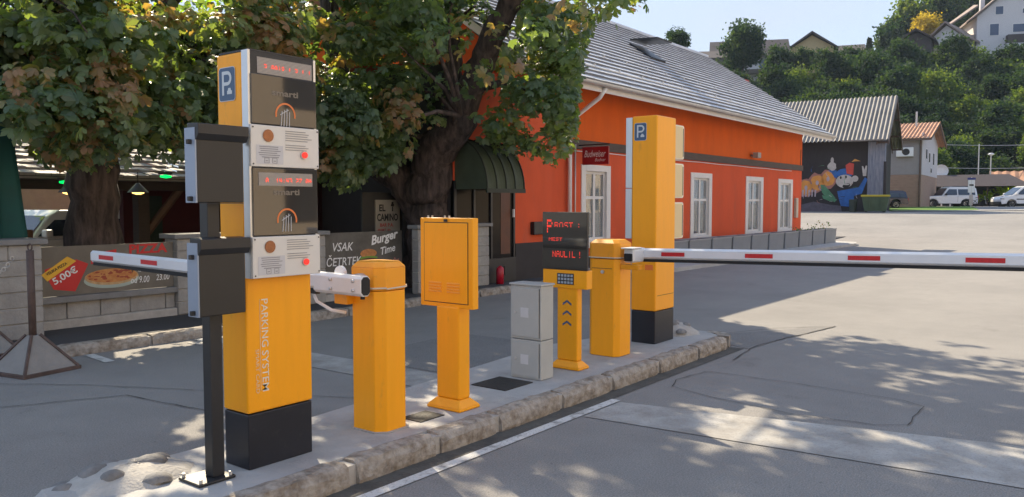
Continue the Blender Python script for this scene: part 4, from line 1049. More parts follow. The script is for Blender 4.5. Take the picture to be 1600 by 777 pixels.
def screen(x0,x1,z0,z1,y,parent):
    p = obj('screen', MB().box(x0,x1,y-.012,y,z0,z1), M_glass, parent, bevel=.003)
    r = MB(); cx=(x0+x1)/2; cz=z0+(z1-z0)*.22; r.disc((cx,y-.0135,cz),(1,0,0),(0,0,1),.066,28,0,r0=.056,a0=R(-12),a1=R(192)); obj('ring_print', r, M_orange, p)
    for sx in (-.05,.05): pass
    hb = MB()
    for i in range(4): hb.tube([(cx-.03+i*.018,y-.0135,cz-.06),(cx-.022+i*.016,y-.0135,cz+.02+.008*(i%3))],.0022,4)
    hb.tube([(cx-.035,y-.0135,cz+.0),(cx+.02,y-.0135,cz+.03)],.0022,4)
    obj('hand_print', hb, M_patch, p)
    text('brand_lettering','smarti',(cx-.085,y-.0135,z0+(z1-z0)*.60),*F2,width=.17,height=.032,m=M_ghost,parent=p,bold=.03)
def kiosk1():
    t = thing('access_kiosk', 'tall yellow kiosk with two screens and black plinth behind the signal post', 'kiosk', (2.7,3.8,.13), 'yellow parking kiosks')
    x0,x1,y0,y1 = 2.5,2.93,3.69,3.92
    obj('plinth', MB().box(x0+.004,x1-.004,y0+.004,y1-.004,.128,.43), M_navy, t, bevel=.006)
    obj('body', MB().box(x0,x1,y0,y1,.435,2.36), M_yel, t, bevel=.012)
    obj('top_cap', MB().box(x0+.01,x1,y0-.05,y1-.01,2.362,2.372), M_blk, t)
    h = MB(); h.box(x0-.002,x0+.012,3.635,3.69,1.17,2.365); h.box(x1-.008,x1+.006,3.635,3.69,1.17,2.365)
    obj('side_trim', h, M_alu, t)
    obj('housing', MB().box(x0+.012,x1-.008,3.637,3.69,1.17,2.36), M_blk, t)
    screen(x0+.012,x1+.002,1.985,2.245,3.637,t); screen(x0+.012,x1+.002,1.395,1.755,3.637,t)
    led('l', '', x0+.055,x1-.02,2.25,2.335,3.636,t,'2.00I8.1.2 1 1',3)
    info_plate(x0-.0,x1+.012,1.76,1.98,3.637,t); info_plate(x0-.0,x1+.012,1.17,1.39,3.637,t)
    led('l', '', x0+.045,x1-.035,1.66,1.73,3.6245,t,'0. 14:43 27.04',4)
    for wd_,z_,ww in (('PARKING',1.05,.262),('SYSTEM',.768,.223)): text('side_lettering',wd_,(2.592,3.688,z_),*frame('down'),width=ww,height=.042,m=mat('pale_print',(.80,.72,.58),.5,var=0),parent=t,bold=.004)
    text('side_lettering','SMART CARD',(2.552,3.688,.78),*frame('down'),width=.24,height=.022,m=mat('pale_print2',(.76,.58,.36),.5,var=0),parent=t)
    obj('rule_line', MB().quad((2.581,3.688,1.05),(2.581,3.688,.55),(2.584,3.688,.55),(2.584,3.688,1.05)), mat('pale_print2',(.76,.58,.36)), t)
    p_sign(t, x0-.001, 3.895, 2.11, .15, .18)
kiosk1()
def kiosk2():
    t = thing('access_kiosk', 'farther tall yellow kiosk with cream signal panels beyond the second barrier', 'kiosk', (7.5,3.9,.13), 'yellow parking kiosks')
    x0,x1,y0,y1 = 7.3,7.73,3.75,4.03
    obj('plinth', MB().box(x0+.004,x1-.004,y0+.004,y1-.004,.128,.46), M_navy, t, bevel=.006)
    obj('body', MB().box(x0,x1,y0,y1,.465,2.45), M_yel, t, bevel=.012)
    obj('seam', MB().box(x0+.04,x1-.02,y0-.002,y0+.001,.62,.624), M_gdark, t)
    obj('housing', MB().box(x0+.0,x1,y1,y1+.075,1.72,2.44), M_alu, t, bevel=.004); obj('housing', MB().box(x0+.0,x1,y1,y1+.075,1.2,1.715), M_alu, t, bevel=.004)
    p_sign(t, x0-.001, 4.005, 2.20, .14, .18)
    for z0,z1 in ((2.03,2.39),(1.62,1.985),(1.19,1.575)):
        P = [(a+x1-.02,c+z0) for a,c in rrect(.27,z1-z0,.03)]
        f = obj('signal_panel', MB().prism(P,3.775,3.87,'y'), M_crimw, t, bevel=.004)
        Q = [(a+x1-.01,c+z0+.015) for a,c in rrect(.215,z1-z0-.03,.02)]
        obj('panel_face', MB().prism(Q,3.768,3.776,'y'), M_cream, f)
        obj('panel_gap', MB().box(x1+.212,x1+.226,3.77,3.776,z0+.03,z1-.03), M_gdark, f)
        obj('bracket', MB().box(x1-.03,x1+.03,3.80,3.86,z0+.1,z0+.14), M_gdark, f)
kiosk2()

# traffic signal post in front of kiosk
t = thing('signal_post', 'black signal post with two dark signal boxes in front of the nearest kiosk', 'traffic light', (2.3,3.75,.13))
obj('base_plate', MB().box(2.19,2.40,3.66,3.86,.13,.145), M_blk, t, bevel=.005)
obj('pole', MB().box(2.295,2.365,3.705,3.78,.145,1.90), M_blk, t, bevel=.006)
for sx in (2.21,2.38):
    for sy in (3.68,3.84): obj('bolt', MB().tube([(sx,sy,.145),(sx,sy,.165)],.009,6), M_gut, t)
for z0,z1 in ((1.57,1.96),(1.0,1.39)):
    hb_ = obj('signal_box', MB().box(2.195,2.455,3.625,3.70,z0,z1-.01), M_gun, t, bevel=.005)
    # hooded top flange
    P = [(3.70,z1-.09),(3.62,z1-.08),(3.60,z1-.05),(3.60,z1+.0),(3.70,z1+.005)]
    obj('hood', MB().prism(P,2.19,2.475,'x'), M_blk, hb_, bevel=.003)
    obj('sky_lit_plate', MB().box(2.187,2.195,3.628,3.72,z0,z1-.02), mat('sky_tinted_side',(.28,.34,.44),.35,var=.06,metal=.2), hb_)  # blue sky light on the side face put into its colour
    for zc in (z1-.09,z0+.02): obj('hinge', MB().box(2.165,2.205,3.655,3.675,zc-.012,zc+.012), M_blk, hb_, bevel=.004)
obj('door_edge', MB().box(2.2,2.45,3.623,3.6245,1.565,1.568), M_gdark, t)

# ------------------------------------------------------------------ barriers
def cham(x0,x1,y0,y1,c): return [(x0+c,y0),(x1-c,y0),(x1,y0+c),(x1,y1-c),(x1-c,y1),(x0+c,y1),(x0,y1-c),(x0,y0+c)]
def arm_prof(y0,y1,x0,x1,z0a,z1a,z0b,z1b,b):
    """rounded octagonal boom along Y from y0 to y1"""
    c=.018
    def sec(y,z0,z1): 
        return [(x0+c,y,z0),(x1-c,y,z0),(x1,y,z0+c),(x1,y,z1-c),(x1-c,y,z1),(x0+c,y,z1),(x0,y,z1-c),(x0,y,z0+c)]
    A=sec(y0,z0a,z1a); B=sec(y1,z0b,z1b)
    b.add(A+B,[tuple(range(7,-1,-1)),tuple(range(8,16))]+[(i,(i+1)%8,(i+1)%8+8,i+8) for i in range(8)])
    return b
# first barrier
t = thing('boom_barrier', 'yellow boom barrier nearest the front kiosk with its arm reaching left', 'barrier', (3.54,3.78,.13), 'yellow boom barriers')
P = cham(3.40,3.67,3.625,3.93,.055)
obj('body', MB().prism(P,.13,1.02), M_yel, t, bevel=.006)
lid = MB(); lid.prism(cham(3.397,3.673,3.622,3.933,.055),1.024,1.165); lid.prism(cham(3.397,3.673,3.622,3.933,.055),1.165,1.20,top=cham(3.43,3.64,3.655,3.90,.045))
obj('lid', lid, M_yel2, t, bevel=.006)
obj('cord', MB().tube([(a,c,1.035+.006*math.sin(i)) for i,(a,c) in enumerate(cham(3.39,3.68,3.615,3.94,.06)+[cham(3.39,3.68,3.615,3.94,.06)[0]])],.0055,6), mat('cord_pale',(.65,.58,.45),.6), t)
obj('base_rim', MB().prism(cham(3.385,3.685,3.61,3.945,.06),.129,.136), M_mort, t)
hub = obj('hub', MB().tube([(3.41,3.78,1.06),(3.36,3.78,1.06)],[.07,.07],16), M_gut, t)
am = obj('arm', arm_prof(3.70,7.12,3.285,3.335,1.015,1.12,1.055,1.155,MB()), M_arm, t)
obj('rubber_edge', arm_prof(4.15,7.10,3.292,3.328,.985,1.014,1.028,1.054,MB()) if False else MB().add([(3.295,4.1,.985),(3.325,4.1,.985),(3.325,7.1,1.03),(3.295,7.1,1.03),(3.295,4.1,1.016),(3.325,4.1,1.016),(3.325,7.1,1.054),(3.295,7.1,1.054)],[(0,3,2,1),(4,5,6,7),(0,1,5,4),(1,2,6,5),(2,3,7,6),(3,0,4,7)]), M_rub, am)
sl_ = obj('sleeve', arm_prof(3.655,4.10,3.272,3.348,.998,1.125,1.0,1.13,MB()), M_arm, am, bevel=.004)
obj('end_cap', arm_prof(3.648,3.657,3.278,3.342,1.006,1.118,1.006,1.118,MB()), M_rub, sl_)
obj('foot_stub', MB().tube([(3.31,3.68,.998),(3.31,3.68,.98)],.014,8), M_rub, sl_)
for y in (3.72,3.93):
    for z in (1.035,1.092): obj('bolt', MB().tube([(3.272,y,z),(3.262,y,z)],.011,8), M_alu, sl_, smooth=True)
for ya,yb_ in ((6.02,6.27),(6.72,6.97),(5.3,5.55),(4.6,4.85)):
    k = lambda y: 1.068+(y-3.7)*.0115
    obj('red_reflector', MB().quad((3.283,yb_,k(yb_)-.018),(3.283,ya,k(ya)-.018),(3.283,ya,k(ya)+.018),(3.283,yb_,k(yb_)+.018)), M_red, am)
obj('bracket', MB().box(3.34,3.40,3.86,3.98,.93,1.0), M_yel2, t, bevel=.004)
obj('flange', MB().tube([(3.36,3.95,1.12),(3.38,3.95,1.12)],[.05,.05],16), M_white, t)
obj('cable', MB().tube([(3.34,4.2,1.0),(3.34,4.15,.93),(3.36,4.03,.88),(3.39,3.93,.87)],.011,8), M_white, t, smooth=True)
# second barrier
t = thing('boom_barrier', 'yellow boom barrier between the display post and far kiosk, arm across the right lane', 'barrier', (6.58,3.88,.13), 'yellow boom barriers')
P = cham(6.45,6.74,3.70,4.03,.045)
obj('body', MB().prism(P,.13,1.045), M_yel, t, bevel=.006)
lid = MB(); lid.prism(cham(6.447,6.743,3.697,4.033,.045),1.05,1.19); lid.prism(cham(6.447,6.743,3.697,4.033,.045),1.19,1.225,top=cham(6.49,6.70,3.74,3.99,.04))
obj('lid', lid, M_yel2, t, bevel=.006)
obj('cord', MB().tube([(a,c,1.058) for a,c in cham(6.44,6.75,3.69,4.04,.05)+[(6.49,3.69)]],.005,6), mat('cord_pale',(.65,.58,.45)), t)
obj('door_seam', MB().box(6.447,6.449,3.76,3.98,.955,.959), M_gdark, t)
obj('lock', MB().tube([(6.45,3.86,.925),(6.435,3.86,.925)],.017,12), M_alu, t)
am = obj('arm', arm_prof(3.60,-1.2,6.65,6.70,1.045,1.145,1.15,1.25,MB()), M_arm, t)
obj('rubber_edge', MB().add([(6.66,3.55,1.02),(6.69,3.55,1.02),(6.69,-1.2,1.125),(6.66,-1.2,1.125),(6.66,3.55,1.046),(6.69,3.55,1.046),(6.69,-1.2,1.151),(6.66,-1.2,1.151)],[(0,3,2,1),(4,5,6,7),(0,1,5,4),(1,2,6,5),(2,3,7,6),(3,0,4,7)]), M_rub, am)
for ya,yb_ in ((3.36,3.13),(2.57,2.33),(1.73,1.49),(.91,.66)):
    k = lambda y: 1.093+(3.6-y)*.0219
    obj('red_reflector', MB().quad((6.648,ya,k(ya)-.018),(6.648,yb_,k(yb_)-.018),(6.648,yb_,k(yb_)+.018),(6.648,ya,k(ya)+.018)), M_red, am)
hd = obj('arm_head', MB().box(6.47,6.72,3.545,3.655,1.02,1.15), M_arm, t, bevel=.022, seg=3)
obj('end_cap', MB().prism([(3.557,1.032),(3.643,1.032),(3.643,1.105),(3.557,1.105)],6.455,6.475,'x'), M_rub, hd, bevel=.02)
obj('visor', MB().box(6.43,6.62,3.54,3.66,1.148,1.158), M_arm, hd, bevel=.004)
obj('bracket', MB().box(6.48,6.56,3.50,3.69,.955,1.0), M_yel2, t, bevel=.006)
obj('tag_plate', MB().box(6.60,6.603,3.42,3.50,.95,1.0), M_orange, t)

# ------------------------------------------------------------------ yellow cabinet on pedestal
def pedestal(t, x0,x1,y0,y1,z1, e=.05):
    b = MB(); b.box(x0-e,x1+e,y0-e,y1+e,.13,.15)
    b.prism([(x0-e,y0-e),(x1+e,y0-e),(x1+e,y1+e),(x0-e,y1+e)],.15,.20,top=[(x0,y0),(x1,y0),(x1,y1),(x0,y1)])
    obj('foot', b, M_yel, t, bevel=.006)
    obj('stem', MB().box(x0,x1,y0,y1,.2,z1), M_yel, t, bevel=.012)
t = thing('control_cabinet', 'yellow locked cabinet on a pedestal right of the first barrier', 'cabinet', (4.2,3.75,.13))
pedestal(t,4.13,4.25,3.62,3.83,.85)
obj('box', MB().box(4.14,4.20,3.50,3.99,.84,1.465), M_yel, t, bevel=.006)
obj('door', MB().box(4.133,4.141,3.545,3.945,.875,1.43), M_yel, t, bevel=.003)
g = MB(); 
for q in ((3.54,3.545,.87,1.435),(3.945,3.95,.87,1.435),(3.545,3.945,.87,.875),(3.545,3.945,1.43,1.435)): g.box(4.137,4.1395,*q)
obj('door_gap', g, M_gdark, t)
for k in range(2):
    for i in range(4):
        ya = 3.90-.17*k-.0; obj('vent_louvre', MB().prism([(4.133,.945+i*.02),(4.126,.947+i*.02),(4.133,.957+i*.02)],ya-.12,ya,'y'), M_yel2, t)
obj('lock', MB().box(4.128,4.134,3.725,3.755,1.438,1.456), M_gdark, t)
for y in (3.94,3.9,3.78,3.74): obj('top_bolt', MB().tube([(4.17,y,1.465),(4.17,y,1.48)],.008,6), M_gut, t)

# grey double cabinet
t = thing('meter_cabinet', 'pale grey two-door cabinet on the island between the yellow pedestals', 'cabinet', (5.3,3.85,.13))
obj('body', MB().box(5.225,5.40,3.70,4.01,.13,.45), M_gcab, t, bevel=.006); obj('body', MB().box(5.225,5.40,3.70,4.01,.455,.895), M_gcab, t, bevel=.006)
obj('lid', MB().box(5.215,5.41,3.69,4.02,.896,.912), M_gcab, t, bevel=.005)
for z0,z1 in ((.15,.43),(.475,.875)):
    d = obj('door', MB().box(5.217,5.226,3.72,3.99,z0,z1), M_gcab, t, bevel=.003)
    obj('lock', MB().tube([(5.218,3.955,(z0+z1)/2),(5.21,3.955,(z0+z1)/2)],.011,10), M_gut, d)
    obj('sticker', MB().box(5.2155,5.2165,3.82,3.90,(z0+z1)/2-.04,(z0+z1)/2+.04), mat('sticker_grey',(.6,.61,.62),.4), d)
    obj('seam', MB().box(5.2215,5.2235,3.714,3.718,z0,z1), M_gdark, d)
tag(obj('access_cover', MB().box(4.78,5.14,3.72,4.06,.128,.136), mat('cover_iron',(.03,.028,.026),.75,var=.25,scale=10,bump=.4), loc=(4.95,3.9,.13)), 'square dark iron cover in the paving before the grey cabinet', 'cover')
tag(obj('access_cover', MB().box(3.75,3.98,3.62,3.8,.128,.134), mat('cover_iron',(.05,.045,.04)), loc=(3.9,3.7,.13)), 'small dark iron cover in the paving right of the first barrier', 'cover')

# display post
t = thing('display_post', 'yellow post with keypad and black led display beside the grey cabinet', 'display', (5.85,3.8,.13))
pedestal(t,5.77,5.85,3.705,3.915,.85,.045)
obj('head', MB().box(5.76,5.85,3.605,4.06,.83,.99), M_yel, t, bevel=.006)
dp = obj('display', MB().box(5.755,5.785,3.60,4.062,.992,1.49), M_blk, t, bevel=.004)
obj('screen', MB().box(5.752,5.7555,3.604,4.058,1.0,1.486), mat('led_screen_glass',(.09,.085,.075),.04,.6,var=0,spec=.8), dp)
u,v = frame('-x')
dots('led_text','P',(5.7515,4.01,1.31),u,v,.06,.12,M_led2,dp); dots('led_text','ROST',(5.7515,3.93,1.35),u,v,.19,.055,M_led2,dp,4); dots('led_text',':',(5.7515,3.70,1.35),u,v,.04,.055,M_led2,dp)
dots('led_text','MEST',(5.7515,3.99,1.24),u,v,.14,.03,M_led2,dp); dots('led_text','NAULIL',(5.7515,3.95,1.10),u,v,.235,.055,M_led2,dp); dots('led_text','!',(5.7515,3.69,1.10),u,v,.04,.055,M_led2,dp)
kp = obj('keypad', MB().box(5.754,5.761,3.735,3.905,.865,.96), M_blk, t, bevel=.002)
for r in range(3):
    for c in range(5): obj('key', MB().box(5.751,5.755,3.742+c*.0325,3.742+c*.0325+.022,.872+r*.03,.872+r*.03+.02), mat('key_grey',(.35,.4,.45),.4), kp)
for i in range(3):
    z = .50+.09*i; b = MB(); w_=.045; h=.03; yc=3.81
    b.quad((5.7685,yc+w_,z),(5.7685,yc,z+h),(5.7685,yc,z+h+.02),(5.7685,yc+w_,z+.02)); b.quad((5.7685,yc,z+h),(5.7685,yc-w_,z),(5.7685,yc-w_,z+.02),(5.7685,yc,z+h+.02))
    obj('chevron', b, M_blue, t)

# unseen building added behind the camera for warm bounced light and reflections
b = MB().mat(0); b.box(-25,60,-22,-12,-.2,7.5); b.mat(1)
for k in range(24):
    for z in (1.0,4.3): b.box(-23+k*3.4,-21.8+k*3.4,-12.0,-11.97,z,z+1.7)
structure('bounce_facade', b, [mat('cream_render',(.80,.66,.50),.9,var=.05), M_pane])

# ------------------------------------------------------------------ background: warehouse
def bg_root(name, label, cat, px, py_d, heading, z): 
    t = thing(name, label, cat); q = at_pixel(px,317,py_d); turn(t,(q.x,q.y,z),heading-PI/2); return t
# local axes: x to the right, y away
W = bg_root('warehouse', 'dark timber warehouse with corrugated roof and graffiti front', 'building', 1386, 50, R(6.8), 0.9)
Lw = 15
M_ww = mat('dark_board', (.03,.026,.027), .85, var=.25, scale=1.5, stretch=(6,1,1))
b = MB(); b.box(-Lw,-1.15,0,8,-.3,4.75); b.mat(0); b.add([(-Lw,0,4.75),(-Lw,8,4.75),(-Lw,4,7.4)],[(0,1,2)]); b.add([(-.6,0.3,4.7),(-.6,8,4.7),(-.6,4,7.35)],[(0,1,2)]); b.box(-1.15,-.6,.3,8,-.3,4.7)
obj('wall', b, M_ww, W, local=True)
obj('end_post', MB().box(-1.15,-.15,-.12,.3,-.3,4.5), mat('paint_streaks',(.10,.13,.19),.8,col2=(.30,.30,.33),scale=2.5,stretch=(5,5,.5)), W, local=True, bevel=.02)
b = MB(); nx = 260; xa,xb = -Lw-.5,.1
M_cor = mat('corrugated_grey', (.20,.185,.17), .7, var=.3, scale=1.2)
for (ya,za,yb2,zb2) in ((-.75,4.55,4,7.75),(4,7.75,8.8,4.5)):
    rows_ = 2; n0 = len(b.v)
    for j in range(rows_+1):
        for i in range(nx*2+1):
            x = xa+(xb-xa)*i/(nx*2); z = za+(zb2-za)*j/rows_+.05*math.cos(2*PI*i/ (nx*2)*(xb-xa)/.25)
            b.v.append((x, ya+(yb2-ya)*j/rows_, z))
    for j in range(rows_):
        for i in range(nx*2): a=n0+j*(nx*2+1)+i; b.f.append((a,a+1,a+nx*2+2,a+nx*2+1)); b.m.append(0)
wr = obj('roof', b, M_cor, W, local=True, smooth=True)
b = MB()
for X in (.04,-.62): b.prism([(-.8,4.25),(4,7.4),(4,7.66),(-.8,4.5)],X,X+.06,'x'); b.prism([(4,7.4),(8.8,4.2),(8.8,4.45),(4,7.66)],X,X+.06,'x')
for y,z in ((-.5,4.45),(.9,5.35),(2.4,6.35),(4,7.4),(5.6,6.35),(7.1,5.35),(8.4,4.5)): b.box(-.6,.04,y-.06,y+.06,z-.12,z)
obj('verge_timber', b, mat('verge_brown',(.09,.06,.05),.8), wr, local=True)
obj('patch_sheet', MB().box(-2.6,-.2,-.9,-.4,4.5,4.58), M_cor, wr, local=True)
obj('post', MB().box(-.16,0,-.9,-.7,-.2,3.2), M_ww, W, local=True)
# graffiti (paint layer on boards)
g = MB(); yg=-.02
def el2(mi,cx,cz,rx,rz,lift=0,n=18,rot=0,jit=0,a0=0,a1=2*PI):
    g.mat(mi); P=[]
    for i in range(n): 
        a=a0+(a1-a0)*i/(n if a1-a0>6.2 else n-1); ex,ez=rx*math.cos(a)*(1+rnd.uniform(-jit,jit)),rz*math.sin(a)*(1+rnd.uniform(-jit,jit)); P.append((cx+ex*math.cos(rot)-ez*math.sin(rot),yg-lift,cz+ex*math.sin(rot)+ez*math.cos(rot)))
    g.add(P,[tuple(range(n))])
def pl(mi,pts,lift=0): g.mat(mi); g.add([(x,yg-lift,z) for x,z in pts],[tuple(range(len(pts)))])
# letters A R E, outline then fill
gx = lambda px: (px-1362)/26.0-1.0     # metres right of the wall corner
gzz = lambda py: (330-py)/25.5
for i,(cx,cy,w_,h_) in enumerate(((1262,288,16,26),(1280,280,18,26),(1297,274,17,24))):
    el2(0,gx(cx),gzz(cy),w_/26/1.6+.12,h_/25.5/1.9+.1,.0,14,.1,.12); el2(1,gx(cx),gzz(cy),w_/26/1.7,h_/25.5/2,.004,14,.1,.1); el2(8,gx(cx),gzz(cy),.1,.16,.008,8)
pl(2,[(gx(1285),gzz(283)),(gx(1292),gzz(284)),(gx(1312),gzz(308)),(gx(1308),gzz(312)),(gx(1296),gzz(306)),(gx(1288),gzz(296))],.006)
pl(2,[(gx(1288),gzz(300)),(gx(1300),gzz(305)),(gx(1304),gzz(312)),(gx(1290),gzz(306))],.005)
# small head upper left
el2(3,gx(1303),gzz(253),.26,.28,.004,12,0,.15); pl(4,[(gx(1297),gzz(260)),(gx(1310),gzz(260)),(gx(1312),gzz(272)),(gx(1298),gzz(272))],.003); el2(3,gx(1303),gzz(244),.1,.22,.004,8)
# large figure, generic
pl(4,[(gx(1312),gzz(294)),(gx(1345),gzz(288)),(gx(1354),gzz(272)),(gx(1358),gzz(275)),(gx(1350),gzz(298)),(gx(1338),gzz(302)),(gx(1338),gzz(320)),(gx(1318),gzz(318)),(gx(1314),gzz(304))],.004)
el2(4,gx(1323),gzz(265),.5,.3,.004); pl(6,[(gx(1324),gzz(252)),(gx(1330),gzz(248)),(gx(1337),gzz(250)),(gx(1336),gzz(268)),(gx(1326),gzz(266))],.006)
el2(3,gx(1323),gzz(278),.52,.42,.008); el2(7,gx(1326),gzz(285),.24,.14,.011,12,.3); el2(3,gx(1326),gzz(283),.2,.05,.014,8); el2(7,gx(1317),gzz(272),.06,.1,.012,8); el2(7,gx(1325),gzz(271),.06,.1,.012,8)
el2(3,gx(1339),gzz(274),.2,.2,.005,12); pl(5,[(gx(1333),gzz(247)),(gx(1338),gzz(242)),(gx(1347),gzz(246)),(gx(1338),gzz(246))],.007)
pl(3,[(gx(1350),gzz(262)),(gx(1349),gzz(254)),(gx(1351),gzz(254)),(gx(1353),gzz(260)),(gx(1355),gzz(253)),(gx(1357),gzz(254)),(gx(1356),gzz(270)),(gx(1351),gzz(270))],.006)
for i in range(5): pl(8,[(gx(1256+i*5),gzz(292)),(gx(1259+i*5),gzz(291)),(gx(1258+i*5),gzz(303)),(gx(1256+i*5),gzz(303))],.006)
pl(9,[(gx(1255),gzz(316)),(gx(1275),gzz(311)),(gx(1300),gzz(316)),(gx(1318),gzz(318)),(gx(1320),gzz(329)),(gx(1255),gzz(329))],.002)
rgf = random.Random(8)
for i in range(26):
    cx, cz, a = gx(rgf.uniform(1256,1352)), rgf.uniform(.6,3.0), rgf.uniform(0,3.14); l = rgf.uniform(.15,.5); t_ = rgf.uniform(.015,.035)
    dx, dz = math.cos(a)*l, math.sin(a)*l; pl(rgf.choice([3,7,8,0,4,2]),[(cx,cz),(cx+dx*.5-dz*.15,cz+dz*.5+dx*.15),(cx+dx,cz+dz),(cx+dx+t_,cz+dz+t_),(cx+dx*.5-dz*.15+t_,cz+dz*.5+dx*.15+t_),(cx+t_,cz+t_)],.016+i*.0004)
obj('graffiti', g, [mat('g_pink',(.35,.16,.13),.8),mat('g_orange',(.62,.27,.06),.8,var=.15,scale=3),mat('g_green',(.08,.22,.12),.8,var=.3),mat('g_white',(.48,.45,.42),.8,var=.2),mat('g_blue',(.03,.12,.36),.8,var=.3,scale=3),mat('g_gold',(.6,.3,.08),.8),mat('g_red',(.5,.07,.05),.8),mat('g_black',(.02,.02,.02),.8),mat('g_pale',(.4,.34,.38),.8),mat('g_dusty',(.11,.10,.12),.9,var=.3)], W, local=True)
# dumpster
D = bg_root('dumpster', 'green wheeled dumpster with yellow lid before the graffiti wall', 'dumpster', 1368, 48.6, R(10.7), .93)
b = MB(); b.prism([(-.6,-.4),(.6,-.4),(.6,.4),(-.6,.4)],.12,1.0,top=[(-.75,-.5),(.75,-.5),(.75,.5),(-.75,.5)])
obj('bin', b, mat('bin_green',(.05,.09,.05),.6,var=.2), D, local=True, bevel=.02)
obj('lid', MB().box(-.8,.8,-.55,.5,1.0,1.12), mat('bin_lid',(.4,.34,.03),.5), D, local=True, bevel=.03)
for sx in (-.5,.5):
    for sy in (-.35,.35): obj('wheel', MB().tube([(sx-.03,sy,.08),(sx+.03,sy,.08)],.08,10), M_rub, D, local=True)
    obj('rib', MB().box(sx*.6-.03,sx*.6+.03,-.53,-.44,.3,.95), mat('bin_green',(.05,.09,.05)), D, local=True)
B2 = bg_root('litter_bin', 'small dark round litter bin at the foot of the graffiti', 'bin', 1333, 49.3, R(10), .93)
obj('bin', MB().tube([(0,0,0),(0,0,.8),(0,0,.85)],[.2,.25,.2],12), mat('litter_green',(.035,.05,.04),.7), B2, local=True)

# plain house behind
Hs = bg_root('grey_brick_house', 'narrow two-storey house, grey above and tan brick below, beside the warehouse', 'house', 1438, 62, R(4), 1.1)
Wh = 5; Dh = 11
obj('lower_wall', MB().box(-Wh,0,0,Dh,-.3,2.65), mat('tan_brick',(.33,.22,.16),.85,var=.2,scale=2,stretch=(1,1,5)), Hs, local=True)
obj('upper_wall', MB().box(-Wh,0-.02,-.02,Dh,2.655,5.6), mat('grey_render',(.30,.28,.28),.85,var=.06), Hs, local=True)
obj('lit_side_wall', MB().box(.0,.03,0,Dh,2.65,5.9), mat('lit_side_render',(.52,.50,.50),.85,var=.05), Hs, local=True)  # light on the side wall put into its paler colour
b = MB(); M_tile = mat('orange_tile',(.42,.22,.13),.8,var=.25,scale=2)
nx=46
for (ya,za,yb2,zb2) in ((-.5,5.45,5.5,7.1),(5.5,7.1,11.6,5.4)):
    n0=len(b.v)
    for j in range(2):
        for i in range(nx*2+1): x=-Wh-.5+(Wh+1.2)*i/(nx*2); b.v.append((x,(ya,yb2)[j],(za,zb2)[j]+.05*math.cos(PI*i/2)))
    for i in range(nx*2): a=n0+i; b.f.append((a,a+1,a+nx*2+2,a+nx*2+1)); b.m.append(0)
rf2 = obj('roof', b, M_tile, Hs, local=True)
b = MB(); b.prism([(-.5,5.25),(5.5,6.9),(5.5,7.06),(-.5,5.4)],.62,.7,'x'); b.prism([(5.5,6.9),(11.6,5.2),(11.6,5.36),(5.5,7.06)],.62,.7,'x'); b.box(-Wh-.5,.7,-.55,-.42,5.25,5.42)
obj('fascia', b, mat('fascia_brown',(.12,.08,.06),.7), rf2, local=True)
obj('flue', MB().tube([(-.9,4,6.5),(-.9,4,7.9)],.07,8), M_gut, rf2, local=True)
obj('gable_wall', MB().add([(.0,0,5.6),(.0,Dh,5.6),(.0,5.5,7.0),(-.1,0,5.6),(-.1,Dh,5.6),(-.1,5.5,7.0)],[(0,1,2),(5,4,3)]), mat('lit_side_render',(.52,.50,.50)), Hs, local=True)
for y,z0,z1 in ((2.2,3.9,4.8),(4.2,3.7,4.6),(7.2,3.6,4.7),(5.6,2.9,3.4)):
    wn = obj('window', MB().box(.03,.06,y,y+.9,z0,z1), M_wfr, Hs, local=True); obj('pane', MB().box(.06,.07,y+.08,y+.82,z0+.08,z1-.08), M_pane, wn, local=True)
ac = obj('air_conditioner', MB().box(-1.75,-.55,-.4,-.02,4.05,4.75), M_white, Hs, local=True, bevel=.03)
obj('fan_grille', MB().disc((-1.05,-.41,4.4),(1,0,0),(0,0,1),.26,16,.01), M_gdark, ac, local=True)
obj('downpipe', MB().tube([(-.08,-.08,0),(-.08,-.08,5.3)],.06,8), mat('fascia_brown',(.12,.08,.06)), Hs, local=True)
# carport with dark roof
Cp = bg_root('carport', 'low open carport with dark hipped roof behind the white off-roader', 'carport', 1440, 74, R(6), 1.15)
b = MB(); b.prism([(0,0),(8.6,0),(8.6,5),(0,5)],1.9,3.0,top=[(.8,2.0),(6.8,2.0),(6.8,3.0),(.8,3.0)])
obj('roof', b, mat('carport_roof',(.05,.038,.042),.7,var=.2,scale=2,stretch=(6,1,1)), Cp, local=True)
for x in (.4,1.6,2.3,5.2,8.2): obj('post', MB().box(x-.06,x+.06,.3,.42,-.2,1.95), M_wfr if x<2.5 else M_wood, Cp, local=True)
obj('back_wall', MB().box(.1,8.5,4.5,4.6,-.3,1.95), mat('shed_dark',(.035,.045,.05),.8), Cp, local=True)
sh = bg_root('tiled_shed', 'long low shed with orange tiled roof behind the white van', 'shed', 1548, 80, R(10), 1.2)
obj('wall', MB().box(.5,16,1,5,-.3,2.0), mat('shed_wall',(.08,.07,.07),.8), sh, local=True)
b = MB(); nx=90
n0=0
for j in range(2):
    for i in range(nx+1): b.v.append((16.5*i/nx,(.5,3.5)[j],(2.0,3.6)[j]+.05*math.cos(PI*i/2*1.0)))
for i in range(nx): b.f.append((i,i+1,i+nx+2,i+nx+1)); b.m.append(0)
b.quad((0,3.5,3.6),(16.5,3.5,3.6),(16.5,6,2.0),(0,6,2.0))
obj('roof', b, M_tile, sh, local=True)
